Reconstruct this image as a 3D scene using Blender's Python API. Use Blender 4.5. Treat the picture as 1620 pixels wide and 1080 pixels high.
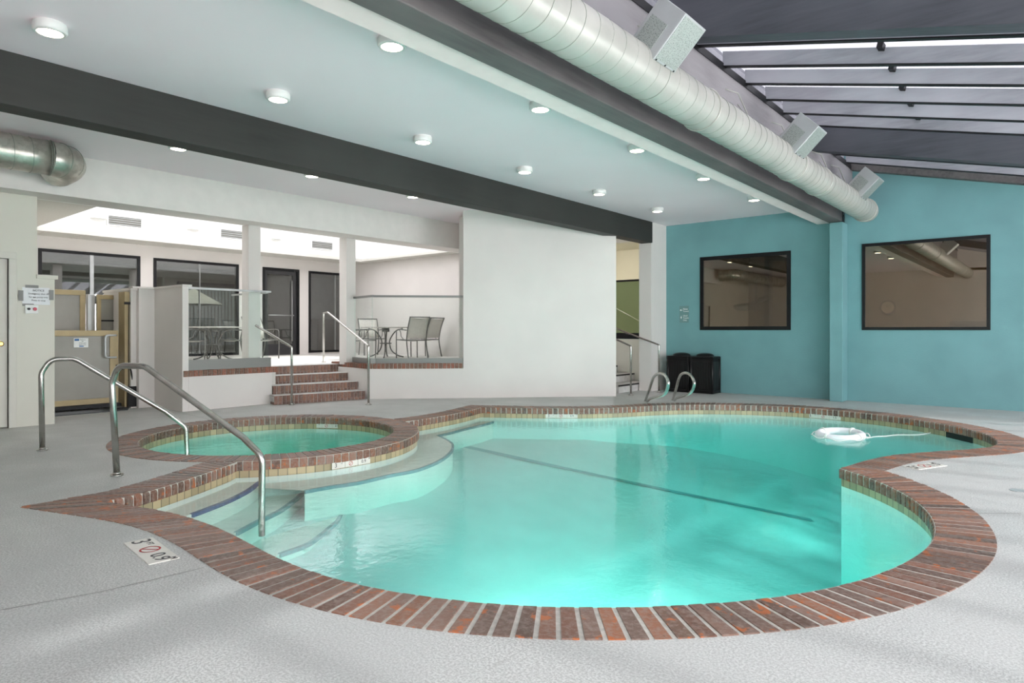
import bpy, bmesh, math, random
from mathutils import Vector, Matrix, geometry
random.seed(7)
S = bpy.context.scene
COL = S.collection
for o in list(bpy.data.objects): bpy.data.objects.remove(o, do_unlink=True)

# ------------------------------------------------------------ camera
TH = math.radians(39.9); FPX = 1037.0; EYE = 1.22
cam = bpy.data.cameras.new('camera'); camo = bpy.data.objects.new('camera', cam); COL.objects.link(camo)
cam.sensor_width = 36; cam.lens = FPX*36/1620; cam.shift_y = -18/1620; cam.clip_start = .05; cam.clip_end = 200
camo.location = (0, 0, EYE); camo.rotation_euler = (math.pi/2, 0, TH)
S.camera = camo
# ------------------------------------------------------------ world, sun, exposure
W = bpy.data.worlds.new('sky'); S.world = W; W.use_nodes = True
bg = W.node_tree.nodes['Background']; bg.inputs[0].default_value = (1, .95, .965, 1)
_nt = W.node_tree; _tc = _nt.nodes.new('ShaderNodeTexCoord'); _sx = _nt.nodes.new('ShaderNodeSeparateXYZ'); _mr = _nt.nodes.new('ShaderNodeMapRange')
_nt.links.new(_tc.outputs['Generated'], _sx.inputs[0]); _nt.links.new(_sx.outputs['Z'], _mr.inputs[0])
_mr.inputs[1].default_value = .15; _mr.inputs[2].default_value = .75; _mr.inputs[3].default_value = 4.8; _mr.inputs[4].default_value = 2.3   # hazy: bright horizon and sunlit ground, dimmer zenith
_nt.links.new(_mr.outputs[0], bg.inputs[1])
sun = bpy.data.lights.new('sun', 'SUN'); sun.energy = 2.6; sun.angle = math.radians(3); sun.color = (1, .96, .9)
suno = bpy.data.objects.new('sun', sun); COL.objects.link(suno)
suno.rotation_euler = Vector((-.10, -.40, -1)).to_track_quat('-Z', 'Y').to_euler(); suno.location = (2, 9, 9)
S.view_settings.view_transform = 'Standard'; S.view_settings.look = 'None'
S.view_settings.gamma = 1; S.view_settings.use_curve_mapping = False
S.view_settings.exposure = 1.04
PLW = 9.5  # power of the fill lights added under water
def area(name, loc, direction, sx, sy, power, color=(1, 1, 1)):
    l = bpy.data.lights.new(name, 'AREA'); l.shape = 'RECTANGLE'; l.size = sx; l.size_y = sy; l.energy = power; l.color = color
    o = bpy.data.objects.new(name, l); COL.objects.link(o); o.location = loc
    o.rotation_euler = Vector(direction).to_track_quat('-Z', 'Y').to_euler()
    return o

# ------------------------------------------------------------ projection helpers (photo pixel -> point on a known plane)
Fx, Fy = -math.sin(TH), math.cos(TH); Rx, Ry = math.cos(TH), math.sin(TH)
def G(u, v, z=0.):
    Z = FPX*(EYE-z)/(v-522.); l = (u-810)/FPX*Z
    return (Z*Fx+l*Rx, Z*Fy+l*Ry)
def onx(u, v, x):
    k = (u-810)/FPX; dx = k*Rx+Fx; dy = k*Ry+Fy; t = x/dx
    return dy*t, EYE+(522-v)/FPX*t
def ony(u, v, y):
    k = (u-810)/FPX; dx = k*Rx+Fx; dy = k*Ry+Fy; t = y/dy
    return dx*t, EYE+(522-v)/FPX*t

# ------------------------------------------------------------ materials
MATS = {}
class NB:
    def __init__(s, name):
        s.m = bpy.data.materials.new(name); s.m.use_nodes = True; s.t = s.m.node_tree
        s.t.nodes.clear(); s.out = s.t.nodes.new('ShaderNodeOutputMaterial'); MATS[name] = s.m
    def n(s, typ, **kw):
        nd = s.t.nodes.new('ShaderNode'+typ)
        for k, v in kw.items():
            if k.startswith('i_'):
                key = k[2:].replace('_', ' '); 
                s.set(nd.inputs[key], v)
            else: setattr(nd, k, v)
        return nd
    def set(s, sock, v):
        if hasattr(v, 'is_output') or isinstance(v, bpy.types.NodeSocket): s.t.links.new(v, sock)
        else:
            if isinstance(v, tuple) and len(v) == 3 and sock.type == 'RGBA': v = v+(1,)
            sock.default_value = v
    def link(s, a, b): s.t.links.new(a, b)
    def mix(s, fac, a, b, mode='MIX'):
        m = s.t.nodes.new('ShaderNodeMix'); m.data_type = 'RGBA'; m.blend_type = mode
        s.set(m.inputs[0], fac); s.set(m.inputs[6], a); s.set(m.inputs[7], b); return m.outputs[2]
    def ramp(s, fac, stops):
        r = s.t.nodes.new('ShaderNodeValToRGB'); s.set(r.inputs[0], fac)
        e = r.color_ramp.elements
        while len(e) < len(stops): e.new(.5)
        for el, (p, c) in zip(e, stops):
            el.position = p; el.color = (c if isinstance(c, tuple) else (c, c, c))+(1,)
        return r.outputs[0]
    def noise(s, scale, detail=3, rough=.5, vec=None):
        nd = s.t.nodes.new('ShaderNodeTexNoise'); nd.inputs['Scale'].default_value = scale
        nd.inputs['Detail'].default_value = detail; nd.inputs['Roughness'].default_value = rough
        s.link(vec if vec else s.pos(), nd.inputs['Vector']); return nd.outputs[0]
    def pos(s):
        if not hasattr(s, '_p'):
            s._p = s.t.nodes.new('ShaderNodeTexCoord').outputs['Object']
        return s._p
    def mapv(s, scale, vec=None):
        m = s.t.nodes.new('ShaderNodeMapping'); m.inputs['Scale'].default_value = scale
        s.link(vec if vec else s.pos(), m.inputs[0]); return m.outputs[0]
    def bump(s, h, strength=.3, dist=.01):
        b = s.t.nodes.new('ShaderNodeBump'); b.inputs['Strength'].default_value = strength; b.inputs['Distance'].default_value = dist
        s.link(h, b.inputs['Height']); return b.outputs[0]
    def bsdf(s, color, rough=.5, metal=0., spec=.5, normal=None, **kw):
        b = s.t.nodes.new('ShaderNodeBsdfPrincipled')
        s.set(b.inputs['Base Color'], color); s.set(b.inputs['Roughness'], rough); s.set(b.inputs['Metallic'], metal)
        b.inputs['Specular IOR Level'].default_value = spec
        if normal: s.link(normal, b.inputs['Normal'])
        s.link(b.outputs[0], s.out.inputs[0]); return b
def simple(name, color, rough=.5, metal=0., var=.06, scale=6, bump=0, bscale=80, spec=.5):
    b = NB(name)
    nz = b.noise(scale, 4)
    dark = tuple(c*(1-var*2) for c in color); lite = tuple(min(1, c*(1+var)) for c in color)
    c = b.ramp(nz, [(.3, dark), (.7, lite)])
    nrm = b.bump(b.noise(bscale, 2), bump, .004) if bump else None
    b.bsdf(c, rough, metal, spec, nrm); return b.m
def srgb(r, g, bb):
    return tuple(((c/255)/12.92 if c/255 <= .04045 else ((c/255+.055)/1.055)**2.4) for c in (r, g, bb))

M = {}
M['white'] = simple('white_paint', (.73, .695, .665), .6, var=.02, scale=1.5, bump=.12, bscale=60)
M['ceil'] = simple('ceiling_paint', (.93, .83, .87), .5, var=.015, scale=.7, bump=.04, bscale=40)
M['cream'] = simple('cream_paint', (.70, .69, .61), .6, var=.02, scale=1.5, bump=.1)
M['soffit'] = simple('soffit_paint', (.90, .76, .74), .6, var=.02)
M['blue'] = simple('teal_plaster', (.175, .36, .375), .75, var=.06, scale=1.2, bump=.5, bscale=45, spec=.3)
M['trimwhite'] = simple('fascia_paint', (.74, .715, .68), .6, var=.02)
def wood(name, c1, c2, rough=.6, stretch=(12, 1, 12), spec=.3):
    b = NB(name); v = b.mapv(stretch)
    n1 = b.noise(1.6, 6, .65, v); n2 = b.noise(.7, 3)
    c = b.mix(b.ramp(n2, [(.35, 0.), (.7, 1.)]), b.ramp(n1, [(.3, c1), (.7, c2)]), tuple(x*1.25 for x in c2))
    b.bsdf(c, rough, 0, spec, b.bump(n1, .4, .004)); return b.m
M['darkbeam'] = wood('dark_painted_wood', (.022, .023, .021), (.032, .033, .030))
M['greybeam'] = wood('weathered_grey_wood', (.060, .056, .058), (.13, .12, .118))
M['rafter'] = wood('purple_grey_wood', (.038, .04, .05), (.075, .078, .092), stretch=(1, 12, 12))
M['rafterlight'] = wood('pale_grey_wood', (.20, .20, .225), (.33, .33, .36), stretch=(1.2, 8, 8))
M['header'] = wood('grey_header_wood', (.14, .13, .14), (.25, .24, .25), stretch=(6, .8, 6))
M['black'] = simple('black_metal', (.005, .005, .006), .45, var=.1, spec=.3)
M['blackplastic'] = simple('black_plastic', (.006, .0055, .006), .4, var=.1, spec=.35)
# stainless
b = NB('stainless_steel'); b.bsdf(b.ramp(b.noise(9, 3), [(.3, (.42, .41, .38)), (.7, (.58, .57, .54))]), .24, 1.); M['steel'] = b.m
b = NB('brushed_aluminium'); b.bsdf(b.ramp(b.noise(5, 3), [(.3, (.36, .37, .365)), (.7, (.46, .47, .465))]), .42, .7); M['alu'] = b.m
b = NB('dull_aluminium'); b.bsdf((.24, .24, .23), .5, .3); M['channel'] = b.m
b = NB('galvanised_steel'); v = b.n('TexVoronoi', i_Scale=22.); b.link(b.pos(), v.inputs['Vector'])
bw = b.n('RGBToBW'); b.link(v.outputs['Color'], bw.inputs[0])
b.bsdf(b.mix(.3, b.ramp(b.noise(4, 4), [(.3, (.42, .41, .36)), (.7, (.66, .64, .58))]), bw.outputs[0], 'SOFT_LIGHT'), .34, .85); M['galv'] = b.m
b = NB('white_painted_duct'); b.bsdf(b.ramp(b.noise(2.5, 4), [(.3, (.36, .365, .33)), (.7, (.47, .47, .43))]), .35, .15, .5, b.bump(b.noise(14, 3), .25, .01)); M['duct'] = b.m
b = NB('duct_seam'); b.bsdf((.30, .33, .28), .5, .2); M['seam'] = b.m
b = NB('perforated_metal'); v = b.n('TexVoronoi', i_Scale=110.); b.link(b.pos(), v.inputs['Vector'])
b.bsdf(b.ramp(v.outputs['Distance'], [(.22, (.16, .18, .165)), (.4, (.42, .46, .43))]), .4, .5); M['perf'] = b.m
M['greymetal'] = simple('pale_grey_metal', (.50, .52, .52), .35, .4, .04)
# deck
b = NB('deck_concrete'); f1 = b.noise(100, 3, .75); f2 = b.noise(1.1, 5, .6); f3 = b.noise(5, 5, .65, b.mapv((2.2, .8, 1)))
c = b.ramp(f1, [(.42, (.38, .385, .37)), (.58, (.66, .665, .645))])
c = b.mix(b.ramp(f2, [(.35, .0), (.65, .55)]), c, (.47, .48, .465))
c = b.mix(b.ramp(f3, [(.62, 0.), (.74, .45)]), c, (.36, .355, .335))
b.bsdf(c, b.ramp(f2, [(.35, .30), (.65, .62)]), 0, .45, b.bump(f1, .55, .004)); M['deck'] = b.m
# patio tile floor
M['patiofloor'] = simple('patio_concrete', (.66, .64, .60), .6, var=.04)
# brick (random colour per brick through mesh islands)
def brickmat(name, stops, patch=True, rough=.6):
    b = NB(name); g = b.n('NewGeometry'); r = g.outputs['Random Per Island']
    c = b.ramp(r, stops); n1 = b.noise(38, 4, .7); n2 = b.noise(9, 5, .6)
    c = b.mix(b.ramp(n1, [(.44, 0.), (.64, .6)]), c, (.29, .23, .20))
    if patch: c = b.mix(b.ramp(n2, [(.60, 0.), (.63, .85)]), c, (.42, .115, .03))
    c = b.mix(b.ramp(b.noise(21, 4, .7), [(.60, 0.), (.70, .6)]), c, (.05, .035, .03))
    b.bsdf(c, rough, 0, .45, b.bump(n1, .7, .004)); return b.m
M['brick'] = brickmat('coping_brick', [(0., (.09, .055, .042)), (.25, (.24, .095, .055)), (.45, (.14, .085, .065)), (.65, (.27, .15, .11)), (.85, (.28, .105, .05)), (1., (.10, .075, .062))], rough=.42)
M['brickstep'] = brickmat('step_brick', [(0., (.12, .06, .04)), (.5, (.20, .09, .06)), (1., (.26, .12, .07))], patch=False)
M['brickcap'] = brickmat('cap_brick', [(0., (.14, .065, .04)), (.4, (.22, .09, .05)), (1., (.30, .085, .045))], patch=False)
M['mortar'] = simple('mortar', (.52, .50, .45), .8, var=.1, scale=30, bump=.4)
# tile band at the waterline
b = NB('waterline_tile'); uv = b.n('UVMap'); bt = b.n('TexBrick', offset=0., squash=1.)
b.link(uv.outputs[0], bt.inputs['Vector'])
for k, v in (('Scale', 1.), ('Mortar Size', .045), ('Brick Width', 1.), ('Row Height', 1.)): bt.inputs[k].default_value = v
bt.inputs['Color1'].default_value = (.52, .42, .25, 1); bt.inputs['Color2'].default_value = (.34, .28, .17, 1); bt.inputs['Mortar'].default_value = (.12, .11, .07, 1)
b.bsdf(bt.outputs[0], .3); M['tile'] = b.m
# pool plaster
b = NB('pool_plaster'); b.bsdf(b.ramp(b.noise(3, 4), [(.3, (.76, .83, .80)), (.7, (.86, .92, .89))]), .7); M['plaster'] = b.m
M['stepplaster'] = simple('pale_step_plaster', (.93, .91, .83), .6, var=.02)
M['bluetile'] = simple('dark_blue_tile', (.015, .07, .26), .3, var=.2, scale=20)
M['paletile'] = simple('water_hazed_tile', (.20, .38, .42), .4, var=.1, scale=20)  # blue tile paled by hand for the haze of the water above
def watermat(name, bscale, bstr):
    b = NB(name); fr = b.n('Fresnel'); gm_ = b.n('NewGeometry'); mr_ = b.n('MapRange')
    b.link(gm_.outputs['Backfacing'], mr_.inputs[0]); mr_.inputs[3].default_value = 1.40; mr_.inputs[4].default_value = 1/1.40; b.link(mr_.outputs[0], fr.inputs[0])
    vec = b.mapv((1, 1, 1)); n1 = b.noise(bscale, 3, .55, vec); n2 = b.noise(bscale*5, 2, .5, vec)
    ad = b.n('Math', operation='MULTIPLY_ADD'); b.link(n2, ad.inputs[0]); ad.inputs[1].default_value = .18; b.link(n1, ad.inputs[2])
    nm = b.bump(ad.outputs[0], bstr, .012)
    b.link(nm, fr.inputs[1])
    tr = b.n('BsdfTransparent'); gl = b.n('BsdfGlossy', i_Roughness=.045); b.link(nm, gl.inputs['Normal'])
    mx = b.n('MixShader'); b.link(fr.outputs[0], mx.inputs[0]); b.link(tr.outputs[0], mx.inputs[1]); b.link(gl.outputs[0], mx.inputs[2])
    b.link(mx.outputs[0], b.out.inputs['Surface']); return b
wb = watermat('pool_water', 9, .22)
va = wb.n('VolumeAbsorption'); va.inputs['Color'].default_value = (.48, .965, .935, 1); va.inputs['Density'].default_value = .80
vs_ = wb.n('VolumeScatter'); vs_.inputs['Color'].default_value = (.55, 1, .93, 1); vs_.inputs['Density'].default_value = .06; vs_.inputs['Anisotropy'].default_value = .2
ads = wb.n('AddShader'); wb.link(va.outputs[0], ads.inputs[0]); wb.link(vs_.outputs[0], ads.inputs[1]); wb.link(ads.outputs[0], wb.out.inputs['Volume']); M['water'] = wb.m
wb = watermat('spa_water', 7, .45)
va = wb.n('VolumeAbsorption'); va.inputs['Color'].default_value = (.25, .94, .86, 1); va.inputs['Density'].default_value = 1.1
wb.link(va.outputs[0], wb.out.inputs['Volume']); M['spawater'] = wb.m
def glass(name, tint, refl, rough=.0, rcol=(1, 1, 1), spread=.3):
    b = NB(name); tr = b.n('BsdfTransparent', i_Color=tint); gl = b.n('BsdfGlossy', i_Roughness=rough, i_Color=rcol)
    fr = b.n('LayerWeight', i_Blend=.25); r = b.n('MapRange'); b.link(fr.outputs['Fresnel'], r.inputs[0]); r.inputs[3].default_value = refl; r.inputs[4].default_value = min(1, refl+spread)
    mx = b.n('MixShader'); b.link(r.outputs[0], mx.inputs[0]); b.link(tr.outputs[0], mx.inputs[1]); b.link(gl.outputs[0], mx.inputs[2])
    b.link(mx.outputs[0], b.out.inputs[0]); return b.m
M['railglass'] = glass('railing_glass', (.955, .982, .972), .0, spread=.05)
M['darkglass'] = glass('tinted_window_glass', (.42, .38, .32), .22, rcol=(.85, .78, .68))
M['patioglass'] = glass('patio_window_glass', (.72, .76, .76), .10)
M['roofglass'] = glass('roof_glass', (.42, .43, .45), .02)
M['clearglass'] = glass('clear_glass', (.95, .97, .97), .03)
def emis(name, col, st):
    b = NB(name); e = b.n('Emission', i_Color=col, i_Strength=st); b.link(e.outputs[0], b.out.inputs[0]); return b.m
M['lamp'] = emis('lamp_diffuser', (1, .93, .72), 9.)
M['lampwhite'] = simple('lamp_housing_white', (.75, .75, .73), .4, var=.02)
M['tan'] = simple('tan_lift_frame', (.36, .28, .15), .45, .2, .06)
M['liftpanel'] = simple('grey_lift_panel', (.26, .25, .215), .35, .0, .03)
M['doorpaint'] = simple('door_paint', (.68, .67, .60), .5, var=.02)
M['brass'] = simple('brass', (.75, .50, .16), .2, 1., .05)
M['paper'] = simple('white_paper', (.82, .84, .86), .6, var=.03)
M['tape'] = simple('grey_tape', (.25, .25, .24), .5)
M['red'] = simple('red_plastic', (.55, .01, .05), .3)
M['ink'] = simple('black_ink', (.015, .015, .018), .5)
M['redink'] = simple('red_ink', (.45, .02, .02), .5)
M['inkblue'] = simple('blue_ink', (.02, .12, .35), .5)
M['signgreen'] = simple('grey_green_sign', (.14, .27, .26), .5, var=.02)
M['signwhite'] = simple('sign_white', (.85, .87, .85), .5, var=.01)
M['marker'] = simple('marker_tile_white', (.72, .70, .64), .35, var=.04)
M['ring'] = simple('white_foam', (.85, .85, .88), .4, var=.02)
M['rope'] = simple('white_rope', (.80, .80, .78), .7, var=.05)
M['sling'] = simple('grey_sling_fabric', (.60, .58, .53), .8, var=.05, scale=40)
M['chairframe'] = simple('grey_chair_frame', (.14, .14, .13), .4, .3, .08)
M['cushion'] = simple('beige_cushion', (.55, .50, .42), .8)
M['stonetop'] = simple('stone_table_top', (.42, .40, .37), .4, var=.12, scale=25)
M['mat'] = simple('dark_floor_mat', (.06, .065, .07), .9, var=.15, scale=60, bump=.6)
M['acoustic'] = simple('acoustic_tile', (.66, .65, .60), .8, var=.03, scale=50)
M['gym'] = simple('gym_wall_paint', (.26, .22, .17), .7)
M['roomdark'] = simple('dim_room_paint', (.30, .28, .25), .7)
M['carpet'] = simple('dark_carpet', (.05, .05, .05), .9)
M['blind'] = simple('vertical_blind', (.42, .44, .47), .7)
M['canvas'] = simple('umbrella_canvas', (.75, .75, .70), .8)
M['stepstone'] = simple('step_concrete', (.60, .60, .58), .6, var=.08, scale=12)
M['leaf'] = simple('tread_grip', (.02, .02, .02), .7)
M['wellpaint'] = simple('light_well_paint', (.90, .90, .88), .5, var=.01)

# ------------------------------------------------------------ mesh helpers
def BM(): return bmesh.new()
def box(bm, x0, x1, y0, y1, z0, z1, mi=0):
    v = [bm.verts.new(p) for p in ((x0,y0,z0),(x1,y0,z0),(x1,y1,z0),(x0,y1,z0),(x0,y0,z1),(x1,y0,z1),(x1,y1,z1),(x0,y1,z1))]
    for f in ((3,2,1,0),(4,5,6,7),(0,1,5,4),(1,2,6,5),(2,3,7,6),(3,0,4,7)):
        fc = bm.faces.new([v[i] for i in f]); fc.material_index = mi
    return v
def hexa(bm, b4, t4, mi=0):
    v = [bm.verts.new(p) for p in list(b4)+list(t4)]
    for f in ((3,2,1,0),(4,5,6,7),(0,1,5,4),(1,2,6,5),(2,3,7,6),(3,0,4,7)):
        fc = bm.faces.new([v[i] for i in f]); fc.material_index = mi
    return v
def obox(bm, c, ux, uy, uz, sx, sy, sz, mi=0):   # oriented box: centre, unit axes, full sizes
    c = Vector(c); ux = Vector(ux).normalized()*sx/2; uy = Vector(uy).normalized()*sy/2; uz = Vector(uz).normalized()*sz/2
    hexa(bm, [c-ux-uy-uz, c+ux-uy-uz, c+ux+uy-uz, c-ux+uy-uz], [c-ux-uy+uz, c+ux-uy+uz, c+ux+uy+uz, c-ux+uy+uz], mi)
def prism(bm, pts, z0, z1, mi=0):
    n = len(pts); bot = [bm.verts.new((p[0], p[1], z0)) for p in pts]; top = [bm.verts.new((p[0], p[1], z1)) for p in pts]
    bm.faces.new(top).material_index = mi; bm.faces.new(bot[::-1]).material_index = mi
    for i in range(n):
        bm.faces.new((bot[i], bot[(i+1)%n], top[(i+1)%n], top[i])).material_index = mi
def catmull(pts, n=8, closed=False):
    P = [Vector(p) for p in pts]; out = []; m = len(P)
    rng = range(m if closed else m-1)
    for i in rng:
        p1 = P[i]; p2 = P[(i+1)%m]
        p0 = P[i-1] if (i > 0 or closed) else p1*2-p2
        p3 = P[(i+2)%m] if (i+2 < m or closed) else p2*2-p1
        for k in range(n):
            t = k/n; out.append(.5*((2*p1)+(-p0+p2)*t+(2*p0-5*p1+4*p2-p3)*t*t+(-p0+3*p1-3*p2+p3)*t**3))
    if not closed: out.append(P[-1])
    return out
def fillet(pts, r, n=6):
    P = [Vector(p) for p in pts]; out = [P[0]]
    for i in range(1, len(P)-1):
        a = (P[i-1]-P[i]); b_ = (P[i+1]-P[i]); la, lb = a.length, b_.length; a.normalize(); b_.normalize()
        ang = a.angle(b_); d = min(r/math.tan(ang/2), la*.49, lb*.49); 
        s, e = P[i]+a*d, P[i]+b_*d
        for k in range(n+1):
            t = k/n; out.append((1-t)**2*s+2*t*(1-t)*P[i]+t*t*e)
    out.append(P[-1]); return out
def tube(bm, pts, r, seg=12, caps=True, mi=0, closed=False):
    P = [Vector(p) for p in pts]; n = len(P); rings = []
    T = []
    for i in range(n):
        if closed: t = P[(i+1)%n]-P[i-1]
        else: t = P[min(i+1, n-1)]-P[max(i-1, 0)]
        T.append(t.normalized())
    up = Vector((0, 0, 1)) if abs(T[0].z) < .9 else Vector((1, 0, 0))
    nrm = (up-T[0]*up.dot(T[0])).normalized()
    for i in range(n):
        nrm = (nrm-T[i]*nrm.dot(T[i])).normalized(); bn = T[i].cross(nrm)
        rr = r[i] if isinstance(r, (list, tuple)) else r
        rings.append([bm.verts.new(P[i]+(nrm*math.cos(2*math.pi*k/seg)+bn*math.sin(2*math.pi*k/seg))*rr) for k in range(seg)])
    for i in range(n if closed else n-1):
        a, c = rings[i], rings[(i+1)%n]
        for k in range(seg):
            f = bm.faces.new((a[k], a[(k+1)%seg], c[(k+1)%seg], c[k])); f.smooth = True; f.material_index = mi
    if caps and not closed:
        bm.faces.new(rings[0][::-1]).material_index = mi; bm.faces.new(rings[-1]).material_index = mi
def cyl(bm, c, r, z0, z1, seg=24, mi=0, r2=None):
    r2 = r if r2 is None else r2
    a = [bm.verts.new((c[0]+r*math.cos(2*math.pi*k/seg), c[1]+r*math.sin(2*math.pi*k/seg), z0)) for k in range(seg)]
    d = [bm.verts.new((c[0]+r2*math.cos(2*math.pi*k/seg), c[1]+r2*math.sin(2*math.pi*k/seg), z1)) for k in range(seg)]
    bm.faces.new(a[::-1]).material_index = mi; bm.faces.new(d).material_index = mi
    for k in range(seg):
        f = bm.faces.new((a[k], a[(k+1)%seg], d[(k+1)%seg], d[k])); f.smooth = True; f.material_index = mi
def obj(name, bm, mat, parent=None, bevel=0, origin=None, fixn=True):
    if fixn: bmesh.ops.recalc_face_normals(bm, faces=bm.faces)
    if origin is not None: bmesh.ops.translate(bm, vec=-Vector(origin), verts=bm.verts)
    me = bpy.data.meshes.new(name); bm.to_mesh(me); bm.free()
    for m in (mat if isinstance(mat, (list, tuple)) else [mat]): me.materials.append(m)
    o = bpy.data.objects.new(name, me); COL.objects.link(o)
    if origin is not None: o.location = origin
    if parent: o.parent = parent
    if bevel:
        md = o.modifiers.new('bevel', 'BEVEL'); md.width = bevel; md.segments = 2; md.limit_method = 'ANGLE'
    return o
def tag(o, label=None, cat=None, group=None, kind=None):
    if label: o['label'] = label
    if cat: o['category'] = cat
    if group: o['group'] = group
    if kind: o['kind'] = kind
    return o
def struct(name, bm, mat, label=None, **kw):
    o = obj(name, bm, mat, **kw); o['kind'] = 'structure'
    if label: o['label'] = label
    o['category'] = name.split('_')[0]
    return o
def empty(name, loc=(0, 0, 0), rz=0, label=None, cat=None, group=None, kind=None):
    o = bpy.data.objects.new(name, None); COL.objects.link(o); o.location = loc; o.rotation_euler = (0, 0, rz); o.empty_display_size = .1
    return tag(o, label, cat, group, kind)
def copy_tree(o, parent=None):
    c = o.copy(); COL.objects.link(c)
    if parent: c.parent = parent
    for ch in [x for x in bpy.data.objects if x.parent == o]: copy_tree(ch, c)
    return c
def text(name, s, size, mat, parent, mtx, ext=.0008, align='CENTER', label=None):
    cu = bpy.data.curves.new('txt', 'FONT'); cu.body = s; cu.size = size; cu.extrude = ext; cu.align_x = align; cu.align_y = 'CENTER'
    t = bpy.data.objects.new('txt', cu); COL.objects.link(t)
    dg = bpy.context.evaluated_depsgraph_get(); me = bpy.data.meshes.new_from_object(t.evaluated_get(dg))
    bpy.data.objects.remove(t, do_unlink=True)
    me.transform(mtx); me.materials.clear(); me.materials.append(mat); me.name = name
    o = bpy.data.objects.new(name, me); COL.objects.link(o)
    if parent: o.parent = parent
    return o
def basis(origin, ux, uy):
    ux = Vector(ux).normalized(); uy = Vector(uy); uy = (uy-ux*ux.dot(uy)).normalized(); uz = ux.cross(uy)
    m = Matrix((ux, uy, uz)).transposed().to_4x4(); m.translation = Vector(origin); return m
def wall_y(bm, y0, y1, xs, zs, holes, topf=None):     # wall slab in plane y, with rectangular holes; xs/zs grid lines
    for i in range(len(xs)-1):
        for j in range(len(zs)-1):
            cx, cz = (xs[i]+xs[i+1])/2, (zs[j]+zs[j+1])/2
            if any(h[0] < cx < h[1] and h[2] < cz < h[3] for h in holes): continue
            za, zb = zs[j+1], zs[j+1]
            if topf and j == len(zs)-2: za, zb = topf(xs[i]), topf(xs[i+1])
            hexa(bm, [(xs[i],y0,zs[j]),(xs[i+1],y0,zs[j]),(xs[i+1],y1,zs[j]),(xs[i],y1,zs[j])],
                     [(xs[i],y0,za),(xs[i+1],y0,zb),(xs[i+1],y1,zb),(xs[i],y1,za)])
def wall_x(bm, x0, x1, ys, zs, holes):
    for i in range(len(ys)-1):
        for j in range(len(zs)-1):
            cy, cz = (ys[i]+ys[i+1])/2, (zs[j]+zs[j+1])/2
            if any(h[0] < cy < h[1] and h[2] < cz < h[3] for h in holes): continue
            box(bm, x0, x1, ys[i], ys[i+1], zs[j], zs[j+1])

# ============================================================ POOL GEOMETRY (plan outline on the deck plane)
SC = Vector((-7.13, 4.14)); SRI, SRO = 1.385, 1.70
def gp(l): return [Vector(G(*p)) for p in l]
segA = gp([(372.6,732.5),(345,743),(312,754),(262,770.5),(225,781.5),(190,789.5),(165,794)])           # left straight edge
segB = gp([(165,794),(203,799.3),(243.7,803.9),(290,812.5),(340,828),(372,844),(406,864),(442,884),(480,901),(549.6,922),(620,936),(700,947.5),(777,956.5),(904,964),
           (1050,962.5),(1200,950.6),(1285,937),(1362,920),(1421,899),(1464,871),(1475,857),(1479,841),(1477,824),(1468,807),(1447,790),(1413,771),(1370,752),(1326.5,740.5)])
segC = gp([(1326.5,740.5),(1376,724.3),(1408,719.8),(1448,716),(1498,712.8),(1540,710.5),(1568,707.5),(1577,703),(1577.5,697),(1567,689),(1544.6,681.8),(1504.5,673),
           (1456,664.5),(1408,658),(1376.8,654.3),(1312.6,648),(1264.5,644.5),(1216,642),(1136.8,640),(1072.6,640.4),(1040.5,641.7),(1008,643.5),(976,645.2),(928,646.6),(896.8,646.7),(832.6,646),(792.5,645.3),(761,644.8)])
segD = gp([(761,644.8),(742.7,650),(720,655),(688,660.3),(658.5,665)])
def smooth(seg, n=8, it=2):
    P = list(seg)
    for _ in range(it):
        P = [P[0]]+[P[i]*.5+(P[i-1]+P[i+1])*.25 for i in range(1, len(P)-1)]+[P[-1]]
    return [Vector(p[:2]) for p in catmull([(p.x, p.y, 0) for p in P], n)]
sA, sB, sC, sD = smooth(segA, 4, 1), smooth(segB), smooth(segC, 8, 1), smooth(segD, 5, 1)
# snap the ends at the spa ring
sA[0] = SC+(sA[0]-SC).normalized()*SRO; sD[-1] = SC+(sD[-1]-SC).normalized()*SRO
a0 = math.atan2(sD[-1].y-SC.y, sD[-1].x-SC.x); a1 = math.atan2(sA[0].y-SC.y, sA[0].x-SC.x)   # arc, pool side, from D end down to A start
if a0 < a1: a0 += 2*math.pi
NARC = 48
arc = [SC+Vector((math.cos(a0+(a1-a0)*k/NARC), math.sin(a0+(a1-a0)*k/NARC)))*SRO for k in range(NARC+1)]
inner = sA[:-1]+sB[:-1]+sC[:-1]+sD[:-1]+arc[:-1]        # closed loop
corners = [0, len(sA)-1, len(sA)+len(sB)-2, len(sA)+len(sB)+len(sC)-3, len(sA)+len(sB)+len(sC)+len(sD)-4]
def areaof(L): return .5*sum(L[i].x*L[(i+1)%len(L)].y-L[(i+1)%len(L)].x*L[i].y for i in range(len(L)))
SGN = 1 if areaof(inner) > 0 else -1
def offset(L, d):
    out = []; n = len(L)
    for i in range(n):
        t1 = (L[i]-L[i-1]).normalized(); t2 = (L[(i+1)%n]-L[i]).normalized()
        n1 = Vector((t1.y, -t1.x))*SGN; n2 = Vector((t2.y, -t2.x))*SGN
        m = (n1+n2); 
        if m.length < 1e-6: m = n1
        m.normalize(); k = max(.35, m.dot(n1)); out.append(L[i]+m*(d/k))
    return out
CW = .31
outer = offset(inner, CW)
def inpoly(p, L):
    r = False; n = len(L)
    for i in range(n):
        a, c = L[i], L[i-1]
        if (a.y > p[1]) != (c.y > p[1]) and p[0] < (c.x-a.x)*(p[1]-a.y)/(c.y-a.y)+a.x: r = not r
    return r
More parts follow.
